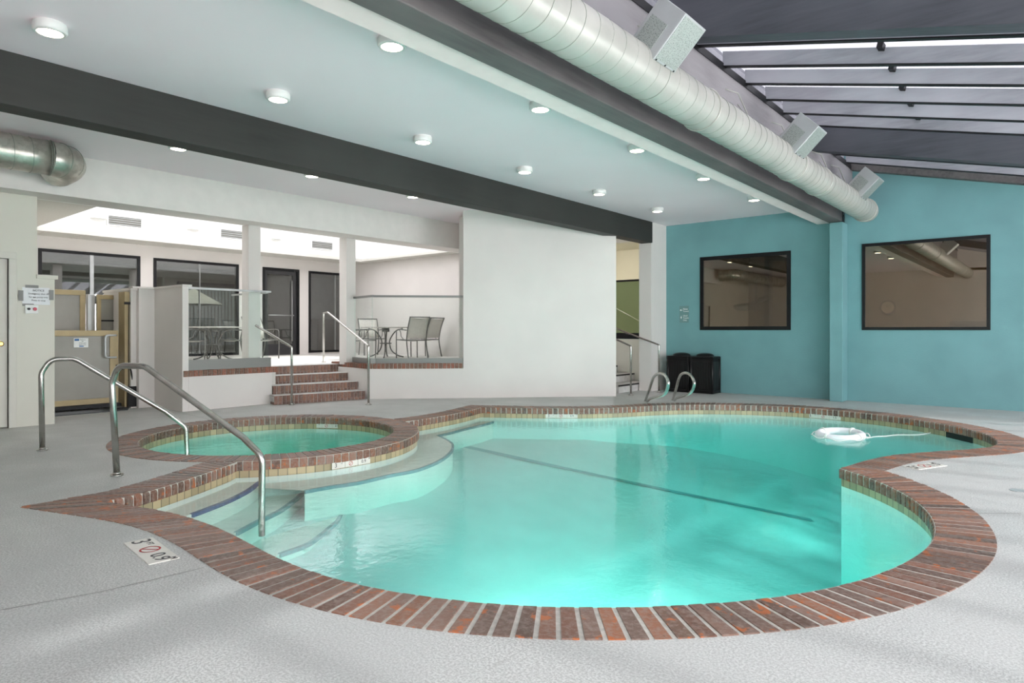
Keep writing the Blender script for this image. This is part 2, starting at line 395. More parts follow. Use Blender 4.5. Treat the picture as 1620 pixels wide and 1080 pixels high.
def resample(L, n):
    d = [0]
    for i in range(1, len(L)): d.append(d[-1]+(L[i]-L[i-1]).length)
    out = []; j = 0
    for k in range(n+1):
        s = d[-1]*k/n
        while j < len(L)-2 and d[j+1] < s: j += 1
        t = (s-d[j])/max(1e-9, d[j+1]-d[j]); out.append(L[j].lerp(L[j+1], t))
    return out, d[-1]
WZ = -.145      # water level
BT = -.085      # underside of coping brick

def add_brick(bm, i0, i1, o0, o1, gap, zt):
    # i = inner edge points, o = outer; leaves a mortar gap, rounded nose on the inner edge
    wi = (i1-i0).length; wo = (o1-o0).length
    gi = min(.4, gap/2/max(wi, 1e-3)); go = min(.4, gap/2/max(wo, 1e-3))
    a, b_ = i0.lerp(i1, gi), i0.lerp(i1, 1-gi); c, d = o1.lerp(o0, go), o0.lerp(o1, go)
    ra, rb = (d-a), (c-b_)
    if ra.length < 1e-4 or rb.length < 1e-4: return
    ra = ra.normalized(); rb = rb.normalized(); dz = random.uniform(-.002, .002)
    prof = [(0, BT), (-.001, -.02), (.006, -.005), (.018, zt+dz)]
    L = [bm.verts.new((*(a+ra*q), z)) for q, z in prof]+[bm.verts.new((*d, zt+dz-.001)), bm.verts.new((*d, BT))]
    R = [bm.verts.new((*(b_+rb*q), z)) for q, z in prof]+[bm.verts.new((*c, zt+dz-.001)), bm.verts.new((*c, BT))]
    n = len(L)
    for k in range(n): bm.faces.new((L[k], L[(k+1)%n], R[(k+1)%n], R[k]))
    bm.faces.new(L[::-1]); bm.faces.new(R)

# ---------- swimming pool
pool = empty('swimming_pool', (-3.5, 5.5, 0), label='free-form swimming pool of turquoise water with a red brick edge', cat='swimming pool')
PO = Vector((-3.5, 5.5, 0))
def pobj(name, bm, mat, par=None, **kw):
    par = par or pool
    bmesh.ops.translate(bm, vec=-Vector(par.location), verts=bm.verts)
    return obj(name, bm, mat, par, **kw)
bm = BM(); mb = BM()
for s, e in zip(corners[:-1], corners[1:]):
    Li, Lo = inner[s:e+1], outer[s:e+1]
    _, ln = resample(Li, 2); _, lo = resample(Lo, 2)
    n = max(3, round(max(ln, lo*.88)/.081))
    Pi, _ = resample(Li, n); Po, _ = resample(Lo, n)
    for k in range(n):
        mid = (Po[k]+Po[k+1])*.5
        if (mid-SC).length < SRO-.02:
            # clip bricks at the spa ring
            if ((Pi[k]+Pi[k+1])*.5-SC).length < SRO: continue
        q = []
        for a, c in ((Pi[k], Po[k]), (Pi[k+1], Po[k+1])):
            t = 1.
            while (a.lerp(c, t)-SC).length < SRO+.005 and t > .05: t -= .05
            q.append(a.lerp(c, t))
        add_brick(bm, Pi[k], Pi[k+1], q[0], q[1], .022, .006)
        vs = [mb.verts.new((*p, z)) for z in (BT+.004, .001) for p in (Pi[k].lerp(q[0], .03), Pi[k+1].lerp(q[1], .03), q[1], q[0])]
        mb.faces.new(vs[4:]); mb.faces.new((vs[0], vs[1], vs[5], vs[4])); mb.faces.new(vs[:4][::-1])
pobj('brick_coping', bm, M['brick'])
pobj('mortar_bed', mb, M['mortar'])
# tile band + basin wall following the outline, 2 cm behind the coping nose
wl = offset(inner, .02)
def band(loop, z0, z1, closed=True, cell=.085, usg=1):
    bm = BM(); uvl = bm.loops.layers.uv.new('UVMap'); d = 0; n = len(loop)
    for i in range(n if closed else n-1):
        a, c = loop[i], loop[(i+1)%n]; l = (c-a).length
        v = [bm.verts.new((a.x, a.y, z0)), bm.verts.new((c.x, c.y, z0)), bm.verts.new((c.x, c.y, z1)), bm.verts.new((a.x, a.y, z1))]
        f = bm.faces.new(v)
        for lp, uv in zip(f.loops, ((d/cell, (z0-z1)/cell), ((d+l)/cell, (z0-z1)/cell), ((d+l)/cell, 0), (d/cell, 0))): lp[uvl].uv = (uv[0], uv[1]+4)
        d += l
    bmesh.ops.remove_doubles(bm, verts=bm.verts, dist=1e-5)
    return bm
pobj('waterline_tile', band(wl, -.155, BT+.006), M['tile'], fixn=False)
def fz(x, y):   # pool floor height (apparent)
    return max(-1.35, min(-.48, -.50-.20*(x+5.2)-.02*(y-5)))
fl = offset(inner, .02)
bm = BM(); n = len(fl)
step = .35
pts = [(p.x, p.y) for p in fl]
xs = [p[0] for p in pts]; ys = [p[1] for p in pts]
grid = []
x = min(xs)
while x < max(xs):
    y = min(ys)
    while y < max(ys):
        if inpoly((x, y), fl) and min((Vector((x, y))-q).length for q in fl) > .12: grid.append((x, y))
        y += step
    x += step
res = geometry.delaunay_2d_cdt([Vector(p) for p in pts+grid], [(i, (i+1) % n) for i in range(n)], [], 0, 1e-6)
vv = [bm.verts.new((p.x, p.y, fz(p.x, p.y))) for p in res[0]]
for f in res[2]:
    c = sum((res[0][i] for i in f), Vector((0, 0)))/len(f)
    if inpoly(c, fl):
        fc = bm.faces.new([vv[i] for i in f]); fc.smooth = True
top = [bm.verts.new((p.x, p.y, -.155)) for p in fl]; bot = [bm.verts.new((p.x, p.y, fz(p.x, p.y)-.01)) for p in fl]
for i in range(n): bm.faces.new((bot[i], bot[(i+1) % n], top[(i+1) % n], top[i]))
bmesh.ops.remove_doubles(bm, verts=bm.verts, dist=1e-5)
pobj('basin', bm, M['plaster'])
def stripe(pix, z, w, lift=.004):
    P = catmull([(*G(u, v, z), z+lift) for u, v in pix], 6); bm = BM(); prev = None
    for i, p in enumerate(P):
        t = (P[min(i+1, len(P)-1)]-P[max(i-1, 0)]); t.z = 0; t.normalize(); nn = Vector((t.y, -t.x, 0))*w/2
        c = [bm.verts.new(p-nn), bm.verts.new(p+nn), bm.verts.new(p+nn-Vector((0, 0, .03))), bm.verts.new(p-nn-Vector((0, 0, .03)))]
        if prev:
            for k in range(4): bm.faces.new((prev[k], prev[(k+1)%4], c[(k+1)%4], c[k]))
        else: bm.faces.new(c)
        prev = c
    bm.faces.new(prev[::-1]); return bm
# entry steps and the bench round the spa
Z1, Z2, Z3, ZB = -.195, -.34, -.50, -.215
s1 = [(434,745),(410,762),(390,776),(360,791),(330,803),(303,813)]
s2 = [(373,842),(411,822),(442,807),(467,789),(482,776)]
bench = [(482,776),(520,769),(567,762),(615,751),(660,742),(695,728),(713,714),(716,703),(706,695),(692,688.5)]
bench2 = [(692,688.5),(712,684),(735,678),(765,671),(788,664)]
s3 = [(442,876),(489,858),(522,833),(536,820),(547,798),(556,784)]
far = Vector((-6.2, 1.6))
def clampspa(p, r=1.55):
    p = Vector(p[:2]); d = p-SC
    return SC+d.normalized()*r if d.length < r else p
def step_prism(edge_px, z, back, zb):
    bm = BM(); E = [Vector(p[:2]) for p in catmull([(*G(u, v, z), 0) for u, v in edge_px], 4)]
    poly = E+[Vector(q) for q in back]
    if areaof(poly) < 0: poly = poly[::-1]
    prism(bm, poly, zb, z); bmesh.ops.triangulate(bm, faces=[f for f in bm.faces if len(f.verts) > 4]); return bm
# pool-side wall anchors
wA = [SC+Vector((math.cos(a), math.sin(a)))*1.6 for a in [math.radians(d) for d in (-75, -68, -60, -52, -45)]]
pobj('entry_step', step_prism(s1, Z1, [(-4.9, 1.85), (-5.25, 1.70), (-5.75, 2.1), (-6.1, 2.55)], -1.2), M['stepplaster'])
pobj('entry_step', step_prism(s2, Z2, [G(500, 750, Z2), (-6.25, 2.7), (-6.0, 2.3), (-5.3, 1.65), (-4.6, 1.75), (-4.1, 1.85)], -1.2), M['stepplaster'])
pobj('entry_step', step_prism(s3, Z3, [G(520, 762, Z3), (-6.2, 2.8), (-5.3, 1.65), (-4.0, 1.85)], -1.2), M['stepplaster'])
benchw = [G(u, v, ZB) for u, v in bench]+[G(u, v, ZB) for u, v in bench2[1:]]
E_ = [Vector(p[:2]) for p in catmull([(*p, 0) for p in benchw], 5)]
back = [Vector((-7.0, 7.65)), Vector((-6.82, 7.1)), Vector((-6.76, 6.3)), Vector((-6.75, 5.9))]
back += [SC+Vector((math.cos(math.radians(d)), math.sin(math.radians(d))))*1.62 for d in range(76, -64, -6)]
bm = BM(); poly = [clampspa(p, 1.62) for p in E_]+back
res = geometry.delaunay_2d_cdt(poly, [(i, (i+1) % len(poly)) for i in range(len(poly))], [], 0, 1e-5)
vv = [bm.verts.new((p.x, p.y, ZB)) for p in res[0]]
for f in res[2]:
    c = sum((res[0][i] for i in f), Vector((0, 0)))/len(f)
    if inpoly(c, poly): bm.faces.new([vv[i] for i in f])
for p, q in zip(E_[:-1], E_[1:]):
    bm.faces.new([bm.verts.new((*p, -1.0)), bm.verts.new((*q, -1.0)), bm.verts.new((*q, ZB)), bm.verts.new((*p, ZB))])
bmesh.ops.remove_doubles(bm, verts=bm.verts, dist=1e-4)
pobj('bench', bm, M['stepplaster'])
for px, z, w in ((s1, Z1, .035), (s2, Z2, .035), (bench, ZB, .03), (bench2, ZB, .03), (s3, Z3, .035)):
    pobj('step_stripe', stripe(px, z, w), M['bluetile'] if px is s1 else M['paletile'])
# floor break stripe
def rayfloor(u, v):
    lo, hi = -.2, -2.
    for _ in range(40):
        m = (lo+hi)/2; p = G(u, v, m)
        if fz(*p) < m: lo = m
        else: hi = m
    return (*G(u, v, m), m)
P = [rayfloor(u, v) for u, v in [(738+(1285-738)*k/14, 707+(823-707)*k/14-6*math.sin(math.pi*k/14)*(-.2)) for k in range(15)]]
bm = BM(); prev = None
for i, p in enumerate(P):
    p = Vector(p)+Vector((0, 0, .006)); t = Vector(P[min(i+1, 14)])-Vector(P[max(i-1, 0)]); t.z = 0; t.normalize(); nn = Vector((t.y, -t.x, 0))*.07
    c = [bm.verts.new(p-nn), bm.verts.new(p+nn)]
    if prev: bm.faces.new((prev[0], prev[1], c[1], c[0]))
    prev = c
pobj('floor_stripe', bm, M['paletile'])
# water body (closed volume)
def waterbody(loop, z, zb):
    bm = BM(); n = len(loop); res = geometry.delaunay_2d_cdt(loop, [(i, (i+1) % n) for i in range(n)], [], 0, 1e-6)
    for zz in (z, zb):
        vv = [bm.verts.new((p.x, p.y, zz)) for p in res[0]]
        for f in res[2]:
            c = sum((res[0][i] for i in f), Vector((0, 0)))/len(f)
            if inpoly(c, loop): bm.faces.new([vv[i] for i in f])
    t = [bm.verts.new((p.x, p.y, z)) for p in loop]; b_ = [bm.verts.new((p.x, p.y, zb)) for p in loop]
    for i in range(n): bm.faces.new((b_[i], b_[(i+1) % n], t[(i+1) % n], t[i]))
    bmesh.ops.remove_doubles(bm, verts=bm.verts, dist=1e-5); return bm
pobj('water', waterbody(offset(inner, .03), WZ, -1.6), M['water'])

# fill lights added underwater to brighten the pool, unseen below the coping
for (u, v), tgt in (((620, 935), (-3.2, 8.0)), ((790, 957), (-3.2, 9)), ((990, 964), (-4.4, 8.0)), ((1180, 953), (-4.8, 7.0)), ((1440, 717), (-4.6, 8.4))):
    g = Vector(G(u, v)); k = min(range(len(wl)), key=lambda i: (wl[i]-g).length); p = wl[k]
    d_ = (Vector(tgt)-p).normalized(); t_ = Vector((-d_.y, d_.x))
    bm = BM(); tube(bm, [(p.x+d_.x*a, p.y+d_.y*a, -.46) for a in (-.02, .03, .04)], [.12, .12, .10], 24)
    pobj('pool_fill_fixture', bm, M['lampwhite'])
    area('pool_fill_light', (p.x+d_.x*.06, p.y+d_.y*.06, -.46), (d_.x, d_.y, -.30 if u < 1400 else -.02), .22, .22, PLW if u < 1400 else PLW*.6, (1, .97, .93)).data.spread = math.radians(95)
# ---------- hot tub
spa = empty('hot_tub', (SC.x, SC.y, 0), label='round sunken hot tub with brick rim beside the pool', cat='hot tub')
N = 128
bm = BM(); mb = BM()
cpt = lambda r, k, n: SC+Vector((math.cos(2*math.pi*k/n), math.sin(2*math.pi*k/n)))*r
for k in range(N):
    add_brick(bm, cpt(SRI, k, N), cpt(SRI, k+1, N), cpt(SRO-.012, k, N), cpt(SRO-.012, k+1, N), .012, .007)
# rounded outer nose pieces where the ring faces the pool
for k in range(N):
    a = 2*math.pi*(k+.5)/N; p = cpt(SRO, k+.5, N)
    if inpoly(p+(p-SC).normalized()*.05, inner):
        i0, i1 = cpt(SRO-.02, k, N), cpt(SRO-.02, k+1, N)
        add_brick(bm, cpt(SRO, k+1, N), cpt(SRO, k, N), cpt(SRO-.06, k+1, N), cpt(SRO-.06, k, N), .012, .0072)
for k in range(N):
    q = [cpt(SRI+.01, k, N), cpt(SRI+.01, k+1, N), cpt(SRO-.008, k+1, N), cpt(SRO-.008, k, N)]
    vs = [mb.verts.new((*p, z)) for z in (BT+.004, .001) for p in q]
    mb.faces.new(vs[4:]); mb.faces.new((vs[0], vs[1], vs[5], vs[4])); mb.faces.new((vs[2], vs[3], vs[7], vs[6])); mb.faces.new(vs[:4][::-1])
pobj('brick_coping', bm, M['brick'], spa); pobj('mortar_bed', mb, M['mortar'], spa)
circ = [cpt(SRI+.02, k, 72) for k in range(72)]
pobj('waterline_tile', band(circ, -.16, BT+.006), M['tile'], spa, fixn=False)
bm = BM()
prof = [(SRI+.02, -.16), (SRI+.02, -.5), (SRI-.35, -.5), (SRI-.35, -.95), (0, -.95)]
prev = None
for r, z in prof:
    ring = [bm.verts.new((*cpt(max(r, .001), k, 72), z)) for k in range(72)]
    if prev:
        for k in range(72): bm.faces.new((prev[k], prev[(k+1)%72], ring[(k+1)%72], ring[k]))
    prev = ring
pobj('basin', bm, M['plaster'], spa)
for a_ in (-70, -20):  # unseen fill lights added in the tub wall to brighten its water
    a_ = math.radians(a_); d_ = Vector((-math.cos(a_), -math.sin(a_))); p = SC-d_*(SRI+.02)
    bm = BM(); tube(bm, [(p.x+d_.x*q, p.y+d_.y*q, -.33) for q in (-.02, .02, .03)], [.09, .09, .07], 20); pobj('spa_fill_fixture', bm, M['lampwhite'], spa)
    area('spa_fill_light', (p.x+d_.x*.05, p.y+d_.y*.05, -.33), (d_.x, d_.y, -.2), .15, .15, 3.5, (1, .98, .93))
bm = BM(); cyl(bm, (SC.x, SC.y), SRI+.03, -1.0, WZ-.005, 72); pobj('water', bm, M['spawater'], spa)

# ---------- depth markers
def marker(parent, origin, ux, uy, L, Hh, digits, metric, name='depth_marker', lab=None):
    """white tiles with depth figures; origin = centre, ux = reading direction, uy = up of letters"""
    m = basis(origin, ux, uy); pl = parent.location if parent else Vector((0, 0, 0))
    bm = BM(); 
    for k in (-1, 0, 1): obox(bm, m @ Vector((k*L/3, 0, 0)), m.col[0][:3], m.col[1][:3], m.col[2][:3], L/3-.004, Hh, .006)
    bmesh.ops.translate(bm, vec=-pl, verts=bm.verts)
    o = obj(name, bm, M['marker'], parent)
    if lab: o['label'] = lab
    mm = Matrix.Translation(-pl) @ m
    text('depth_figure', digits, Hh*.95, M['ink'], o, mm @ Matrix.Translation((-L*.40, 0, .0035)))
    text('unit_letters', 'FT', Hh*.30, M['ink'], o, mm @ Matrix.Translation((-L*.25, Hh*.2, .0035)))
    text('depth_figure', metric, Hh*.72, M['ink'], o, mm @ Matrix.Translation((L*.32, 0, .0035)))
    text('unit_letters', 'M', Hh*.36, M['ink'], o, mm @ Matrix.Translation((L*.47, Hh*.3, .0035)))
    bm = BM(); r0, r1 = Hh*.36, Hh*.29
    c0 = mm @ Vector((-L*.02, 0, .0042)); X = Vector(mm.col[0][:3]); Y = Vector(mm.col[1][:3])
    a = [bm.verts.new(c0+X*math.cos(t)*r0+Y*math.sin(t)*r0) for t in [2*math.pi*k/32 for k in range(32)]]
    c = [bm.verts.new(c0+X*math.cos(t)*r1+Y*math.sin(t)*r1) for t in [2*math.pi*k/32 for k in range(32)]]
    for k in range(32): bm.faces.new((a[k], a[(k+1)%32], c[(k+1)%32], c[k]))
    D = (X+Y).normalized(); E = (X-Y).normalized()*Hh*.035
    bm.faces.new([bm.verts.new(c0+D*r1*s+E*t) for s, t in ((-1, -1), (1, -1), (1, 1), (-1, 1))])
    obj('no_diving_symbol', bm, M['redink'], o)
    return o
o = marker(None, (-3.86, 1.50, .002), (1, -.10, 0), (.10, 1, 0), .48, .15, '3', '0.9', lab='white depth marker set in the deck at the left pool edge reading 3 FT'); o['category'] = 'depth marker'
o = marker(None, (-.93, 6.88, .002), (.42, .9, 0), (-.9, .42, 0), .40, .15, '5', '1.5', lab='white depth marker set in the deck on the right peninsula reading 5 FT'); o['category'] = 'depth marker'
def wallmark(parent, u, v, c, inward, digits, metric):
    p = Vector(G(u, v, -.11)); return p
# markers on the waterline tiles
def tile_marker(parent, loop, u, vtop, digits, metric, L=.42, side=1):
    p = Vector(G(u, vtop, 0)); i = min(range(len(loop)), key=lambda k: (loop[k]-p).length)
    t = (loop[(i+1) % len(loop)]-loop[i-1]).normalized(); nin = Vector((t.y, -t.x))*side
    cam2 = Vector((0, 0))-loop[i]
    if nin.dot(cam2) < 0: nin = -nin
    ux = Vector((-nin.y, nin.x)); q = loop[i]+nin*.007
    marker(parent, (q.x, q.y, -.112), (ux.x, ux.y, 0), (0, 0, 1), L, .062, digits, metric)
tile_marker(pool, wl, 888, 647, '3', '0.9', .5); tile_marker(pool, wl, 1301, 647.5, '5', '1.5', .5)
tile_marker(pool, wl, 565, 716, '3', '0.9', .44)
tile_marker(spa, circ, 513, 661.5, '3', '0.9', .46)
# skimmer mouth
p = Vector(G(1512, 676, 0)); i = min(range(len(wl)), key=lambda k: (wl[k]-p).length)
t = (wl[(i+1) % len(wl)]-wl[i-1]).normalized(); bm = BM()
nn = Vector((t.y, -t.x)); nn = nn if nn.dot(-wl[i]) > 0 else -nn; q = wl[i]+nn*.006
obox(bm, (q.x, q.y, -.125), (t.x, t.y, 0), (nn.x, nn.y, 0), (0, 0, 1), .50, .012, .07); pobj('skimmer', bm, M['black'])

# ============================================================ FLOOR / DECK with the pool opening
half = offset(inner, .16)
hole = [p for i, p in enumerate(half[:corners[-1]+1]) if (p-SC).length > 1.545]
d0 = math.atan2(hole[-1].y-SC.y, hole[-1].x-SC.x); d1 = math.atan2(hole[0].y-SC.y, hole[0].x-SC.x)
while d1 < d0: d1 += 2*math.pi
hole += [SC+Vector((math.cos(d0+(d1-d0)*k/60), math.sin(d0+(d1-d0)*k/60)))*1.545 for k in range(1, 60)]
rect = [Vector(p) for p in ((-12.6, -2.6), (2.7, -2.6), (2.7, 12.6), (-12.6, 12.6))]
V2 = rect+hole; E2 = [(i, (i+1) % 4) for i in range(4)]+[(4+i, 4+(i+1) % len(hole)) for i in range(len(hole))]
res = geometry.delaunay_2d_cdt(V2, E2, [], 0, 1e-6)
bm = BM(); vv = [bm.verts.new((p.x, p.y, 0)) for p in res[0]]
for f in res[2]:
    c = sum((res[0][i] for i in f), Vector((0, 0)))/len(f)
    if not inpoly(c, hole): bm.faces.new([vv[i] for i in f])
r = bmesh.ops.extrude_face_region(bm, geom=list(bm.faces)); bmesh.ops.translate(bm, vec=(0, 0, -.08), verts=[g for g in r['geom'] if isinstance(g, bmesh.types.BMVert)])
struct('floor', bm, M['deck'], 'pale textured concrete pool deck')
# control joints (thin dark lines) in the deck
def joint(pix, name='floor_joint'):
    bm = BM(); P = [Vector((*G(u, v), .0015)) for u, v in pix]
    for a, c in zip(P[:-1], P[1:]):
        t = (c-a).normalized(); nn = Vector((t.y, -t.x, 0))*.003
        f = bm.faces.new([bm.verts.new(a-nn), bm.verts.new(c-nn), bm.verts.new(c+nn), bm.verts.new(a+nn)])
    o = obj(name, bm, M['mortar']); return o
jm = simple('deck_joint', (.30, .30, .28), .8); M['mortar2'] = jm
for px in ([(-60,976),(160,936),(322,898)], [(1616,812),(1480,812)], [(704,632),(738,639)], [(288,653),(330,663)]):
    o = joint(px); o.data.materials[0] = jm; o['kind'] = 'structure'; o.name = 'floor_joint'; o['category'] = 'floor'
bm = BM(); q = G(1612, 776); cyl(bm, q, .06, .0, .004, 20)
o = obj('floor_drain', bm, M['greymetal']); tag(o, 'small round metal drain in the deck at the right edge', 'drain')

# ============================================================ WALLS
YB = 12.45; CZ = 3.37; XL = -10.05
def rz_(x): return 4.03-.2466*(x+2.75)          # underside of the small rafters
W1 = (-5.51, -3.77, 1.22, 2.67); W2 = (-2.60, -.82, 1.22, 2.69)
bm = BM()
wall_y(bm, YB, YB+.2, [-6.25, W1[0], W1[1], -3.1], [0, 1.22, W1[3], CZ+.3], [W1])
wall_y(bm, YB, YB+.2, [-3.1, W2[0], W2[1], 2.7], [0, 1.22, W2[3], 3.6], [W2], topf=lambda x: rz_(x)+.2)
struct('wall_far', bm, M['blue'], 'teal plaster wall across the far end of the pool hall')
bm = BM(); box(bm, -3.04, -2.83, 12.13, YB, 0, 3.06)
o = obj('blue_pillar', bm, M['blue'], bevel=.01); tag(o, 'teal plaster pillar under the end of the duct beam', 'pillar')
# small white column wall at the left of the blue wall + recess
bm = BM(); box(bm, -6.52, -6.25, 11.8, YB+.2, 0, CZ)
struct('wall_column', bm, M['white'], 'white wall end beside the teal wall')
# recess back wall with an opening and glazed balustrade
bm = BM(); wall_y(bm, YB, YB+.2, [-9.6, -7.75, -6.83, -6.52], [0, 1.03, 3.12, CZ], [(-7.75, -6.83, 1.03, 3.12)])
struct('wall_recess', bm, M['cream'])
bm = BM(); box(bm, -9.8, -6.0, YB+.2, 15.5, 1.0, 1.03); box(bm, -9.8, -6.0, 15.5, 15.6, 0, CZ); box(bm, -9.8, -9.7, YB+.2, 15.5, 0, CZ); box(bm, -6.1, -6.0, YB+.2, 15.5, 0, CZ)
box(bm, -9.8, -6.0, YB+.2, 15.5, CZ, CZ+.05)
struct('wall_corridor', bm, M['cream'])
area('corridor_fill_light', (-9.2, 13.6, 3.3), (0.2, .3, -1), .8, .8, 22, (1, .9, .75))  # fill light added out of view to brighten the corridor
gr = empty('glass_balustrade', (-7.29, YB+.05, 1.03), label='green tinted glass balustrade with black top rail above the corner stairs', cat='balustrade')
bm = BM(); box(bm, -.46, .46, -.006, .006, .04, 1.25); obj('glass_panel', bm, glass('green_tinted_glass', (.52, .60, .48), .12), gr)
bm = BM(); box(bm, -.46, .46, -.02, .02, 1.24, 1.28); obj('top_rail', bm, M['black'], gr)
bm = BM(); box(bm, -.46, .46, -.03, .03, 0, .13); obj('base_rail', bm, M['black'], gr)
bm = BM(); box(bm, .43, .46, -.02, .02, .13, 2.09); obj('jamb', bm, M['black'], gr)
# diagonal white wall
DL, DR = Vector((-8.22, 8.47)), Vector((-6.29, 10.52)); dd = (DR-DL).normalized(); dn = Vector((-dd.y, dd.x))
bm = BM(); prism(bm, [DL, DR, DR+dn*.22, DL+dn*.22], 0, CZ)
struct('wall_diagonal', bm, M['white'], 'white diagonal wall between patio and corner stairs')
# parapet on the diagonal, then along the patio edge
PC = Vector((-9.40, 7.28))                     # parapet corner by the steps
PZ = .55; PFZ = .58
def slabline(bm, a, c, th, z0, z1):
    d = (c-a).normalized(); n_ = Vector((-d.y, d.x))*th; prism(bm, [a, c, c+n_, a+n_], z0, z1)
bm = BM(); slabline(bm, PC, DL, .25, 0, .535)
prism(bm, [PC, Vector((PC.x-.25, PC.y+.1)), Vector((-11.3, 7.55)), Vector((-11.3, 7.43))], 0, .535)
WPR = struct('wall_parapet_right', bm, M['white'], 'low white wall under the right glass railing')
LP0, LP1 = 4.442, 5.80
bm = BM(); box(bm, XL-.2, XL, LP0, LP1, 0, .52)
WPL = struct('wall_parapet_left', bm, M['white'], 'low white wall under the left glass railing')
# patio raised floor
bm = BM()
prism(bm, [Vector(p) for p in ((-15.3,2.5),(-12.35,2.5),(-12.35,4.45),(-10.2,4.45),(-10.2,5.95),(-11.3,5.95),(-11.3,7.5),(-9.5,7.45),(-8.35,8.6),(-8.9,11.36),(-15.3,11.36))], 0.01, PFZ)
bmesh.ops.triangulate(bm, faces=[f for f in bm.faces if len(f.verts) > 4])
struct('floor_patio', bm, M['patiofloor'], 'raised patio floor')
# brick caps
def brickcap(name, a, c, depth, z0, z1, pitch=.072, label=None, par=None):
    d = (c-a); L = d.length; d.normalize(); n_ = Vector((-d.y, d.x)); n = round(L/pitch); p = L/n; bm = BM()
    for k in range(n):
        m = a+d*(p*(k+.5))+n_*(depth/2-.02); obox(bm, (m.x, m.y, (z0+z1)/2), (d.x, d.y, 0), (n_.x, n_.y, 0), (0, 0, 1), p-.012, depth, z1-z0)
    for f in bm.faces: f.material_index = 0
    m = a+d*(L/2)+n_*(depth/2-.01); obox(bm, (m.x, m.y, (z0+z1)/2), (d.x, d.y, 0), (n_.x, n_.y, 0), (0, 0, 1), L, depth-.01, z1-z0-.006, 1)
    o = obj(name, bm, [M['brickcap'], M['mortar']], par)
    if label: tag(o, label, 'brick cap')
    return o
brickcap('brick_cap', PC, DL-dd*.01, .27, .535, .625, par=WPR)
brickcap('brick_cap', Vector((XL+.001, 4.36)), Vector((XL+.001, LP1+.08)), .27, .52, .61, par=WPL)
brickcap('brick_cap', Vector((-10.72, 7.44)), PC+Vector((0,0)), .2, .535, .62, par=WPR)
# left tall wall with door opening
DY0, DY1, DZ = 1.37, 2.24, 2.11
bm = BM(); wall_x(bm, XL-.2, XL, [-2.6, DY0, DY1, 2.54], [0, DZ, CZ], [(DY0, DY1, 0, DZ)])
struct('wall_left', bm, M['cream'], 'cream painted wall with the door at the left')
bm = BM(); box(bm, XL-.2, XL, 2.54, 2.73, 0, 1.90)
box(bm, XL-.23, XL+.03, 2.53, 2.76, 1.88, 1.93)
struct('wall_stub', bm, M['cream'], 'low cream wall end with cap beside the lift')
bm = BM(); box(bm, XL-.6, XL-.25, 1.0, 2.5, 0, 2.6); box(bm, -12.5, XL-.25, -2.6, -2.5, 0, 4.2); struct('wall_behind_door', bm, M['cream'])  # unseen backing added behind the door to block leaking daylight
d = empty('door_1', (XL-.06, DY0, 0), kind='structure', label='cream door with brass knob at the left edge', cat='door')
bm = BM(); box(bm, -.02, .03, .003, DY1-DY0-.003, .01, DZ-.003); obj('door_panel', bm, M['doorpaint'], d, bevel=.003)
bm = BM()
for y0, y1, z0, z1 in ((-.08, .0, 0, DZ), (DY1-DY0, DY1-DY0+.08, 0, DZ), (-.08, DY1-DY0+.08, DZ, DZ+.08)): box(bm, .02, .085, y0, y1, z0, z1)
obj('door_frame', bm, M['doorpaint'], d, bevel=.004)
bm = BM(); tube(bm, [(.03, .79, 1.05), (.036, .79, 1.05)], .034, 20); tube(bm, [(.03, .79, 1.05), (.06, .79, 1.05), (.065, .79, 1.05), (.085, .79, 1.05), (.10, .79, 1.05)], [.012, .012, .026, .032, .02], 20); obj('door_knob', bm, M['brass'], d)
# lift recess walls
bm = BM(); box(bm, -11.05, XL-.0, 4.35, 4.44, 0, 1.87); box(bm, -11.15, -11.05, 4.12, 4.45, 0, 1.87)
struct('wall_lift', bm, M['white'], 'white low wall beside the lift')
bm = BM(); box(bm, -11.18, XL+.05, 4.33, 4.47, 1.87, 1.90); box(bm, -11.18, -11.02, 4.02, 4.47, 1.87, 1.90); box(bm, -12.3, -11.1, 4.02, 4.14, 1.84, 1.88)
box(bm, -12.3, -11.15, 4.04, 4.12, 0, 1.84)
struct('trim_1', bm, M['white'], 'white cap along the low wall at the lift')
# patio walls
XB = -15.3; PCZ = 3.07
wins = [(3.88, 5.73, .75, 2.82), (6.0, 7.95, .62, 2.81), (8.57, 9.60, PFZ, 2.80), (9.88, 11.28, .62, 2.79)]
bm = BM(); wall_x(bm, XB-.2, XB, [2.3, 3.88, 5.73, 6.0, 7.95, 8.57, 9.60, 9.88, 11.28, 11.5], [PFZ, .62, .75, 2.79, 2.80, 2.81, 2.82, 4.6], wins)
struct('wall_patio_back', bm, M['white'], 'white patio wall with dark framed windows')
bm = BM(); box(bm, XB, -8.6, 11.36, 11.5, 0, PCZ); struct('wall_patio_right', bm, M['white'], 'white wall behind the patio table')
bm = BM(); box(bm, XB, XL-.2, 2.3, 2.5, 0, 4.6); struct('wall_patio_left', bm, M['cream'])
bm = BM(); box(bm, -8.75, -8.6, 8.9, 11.36, 0, CZ); struct('wall_patio_inner', bm, M['white'])
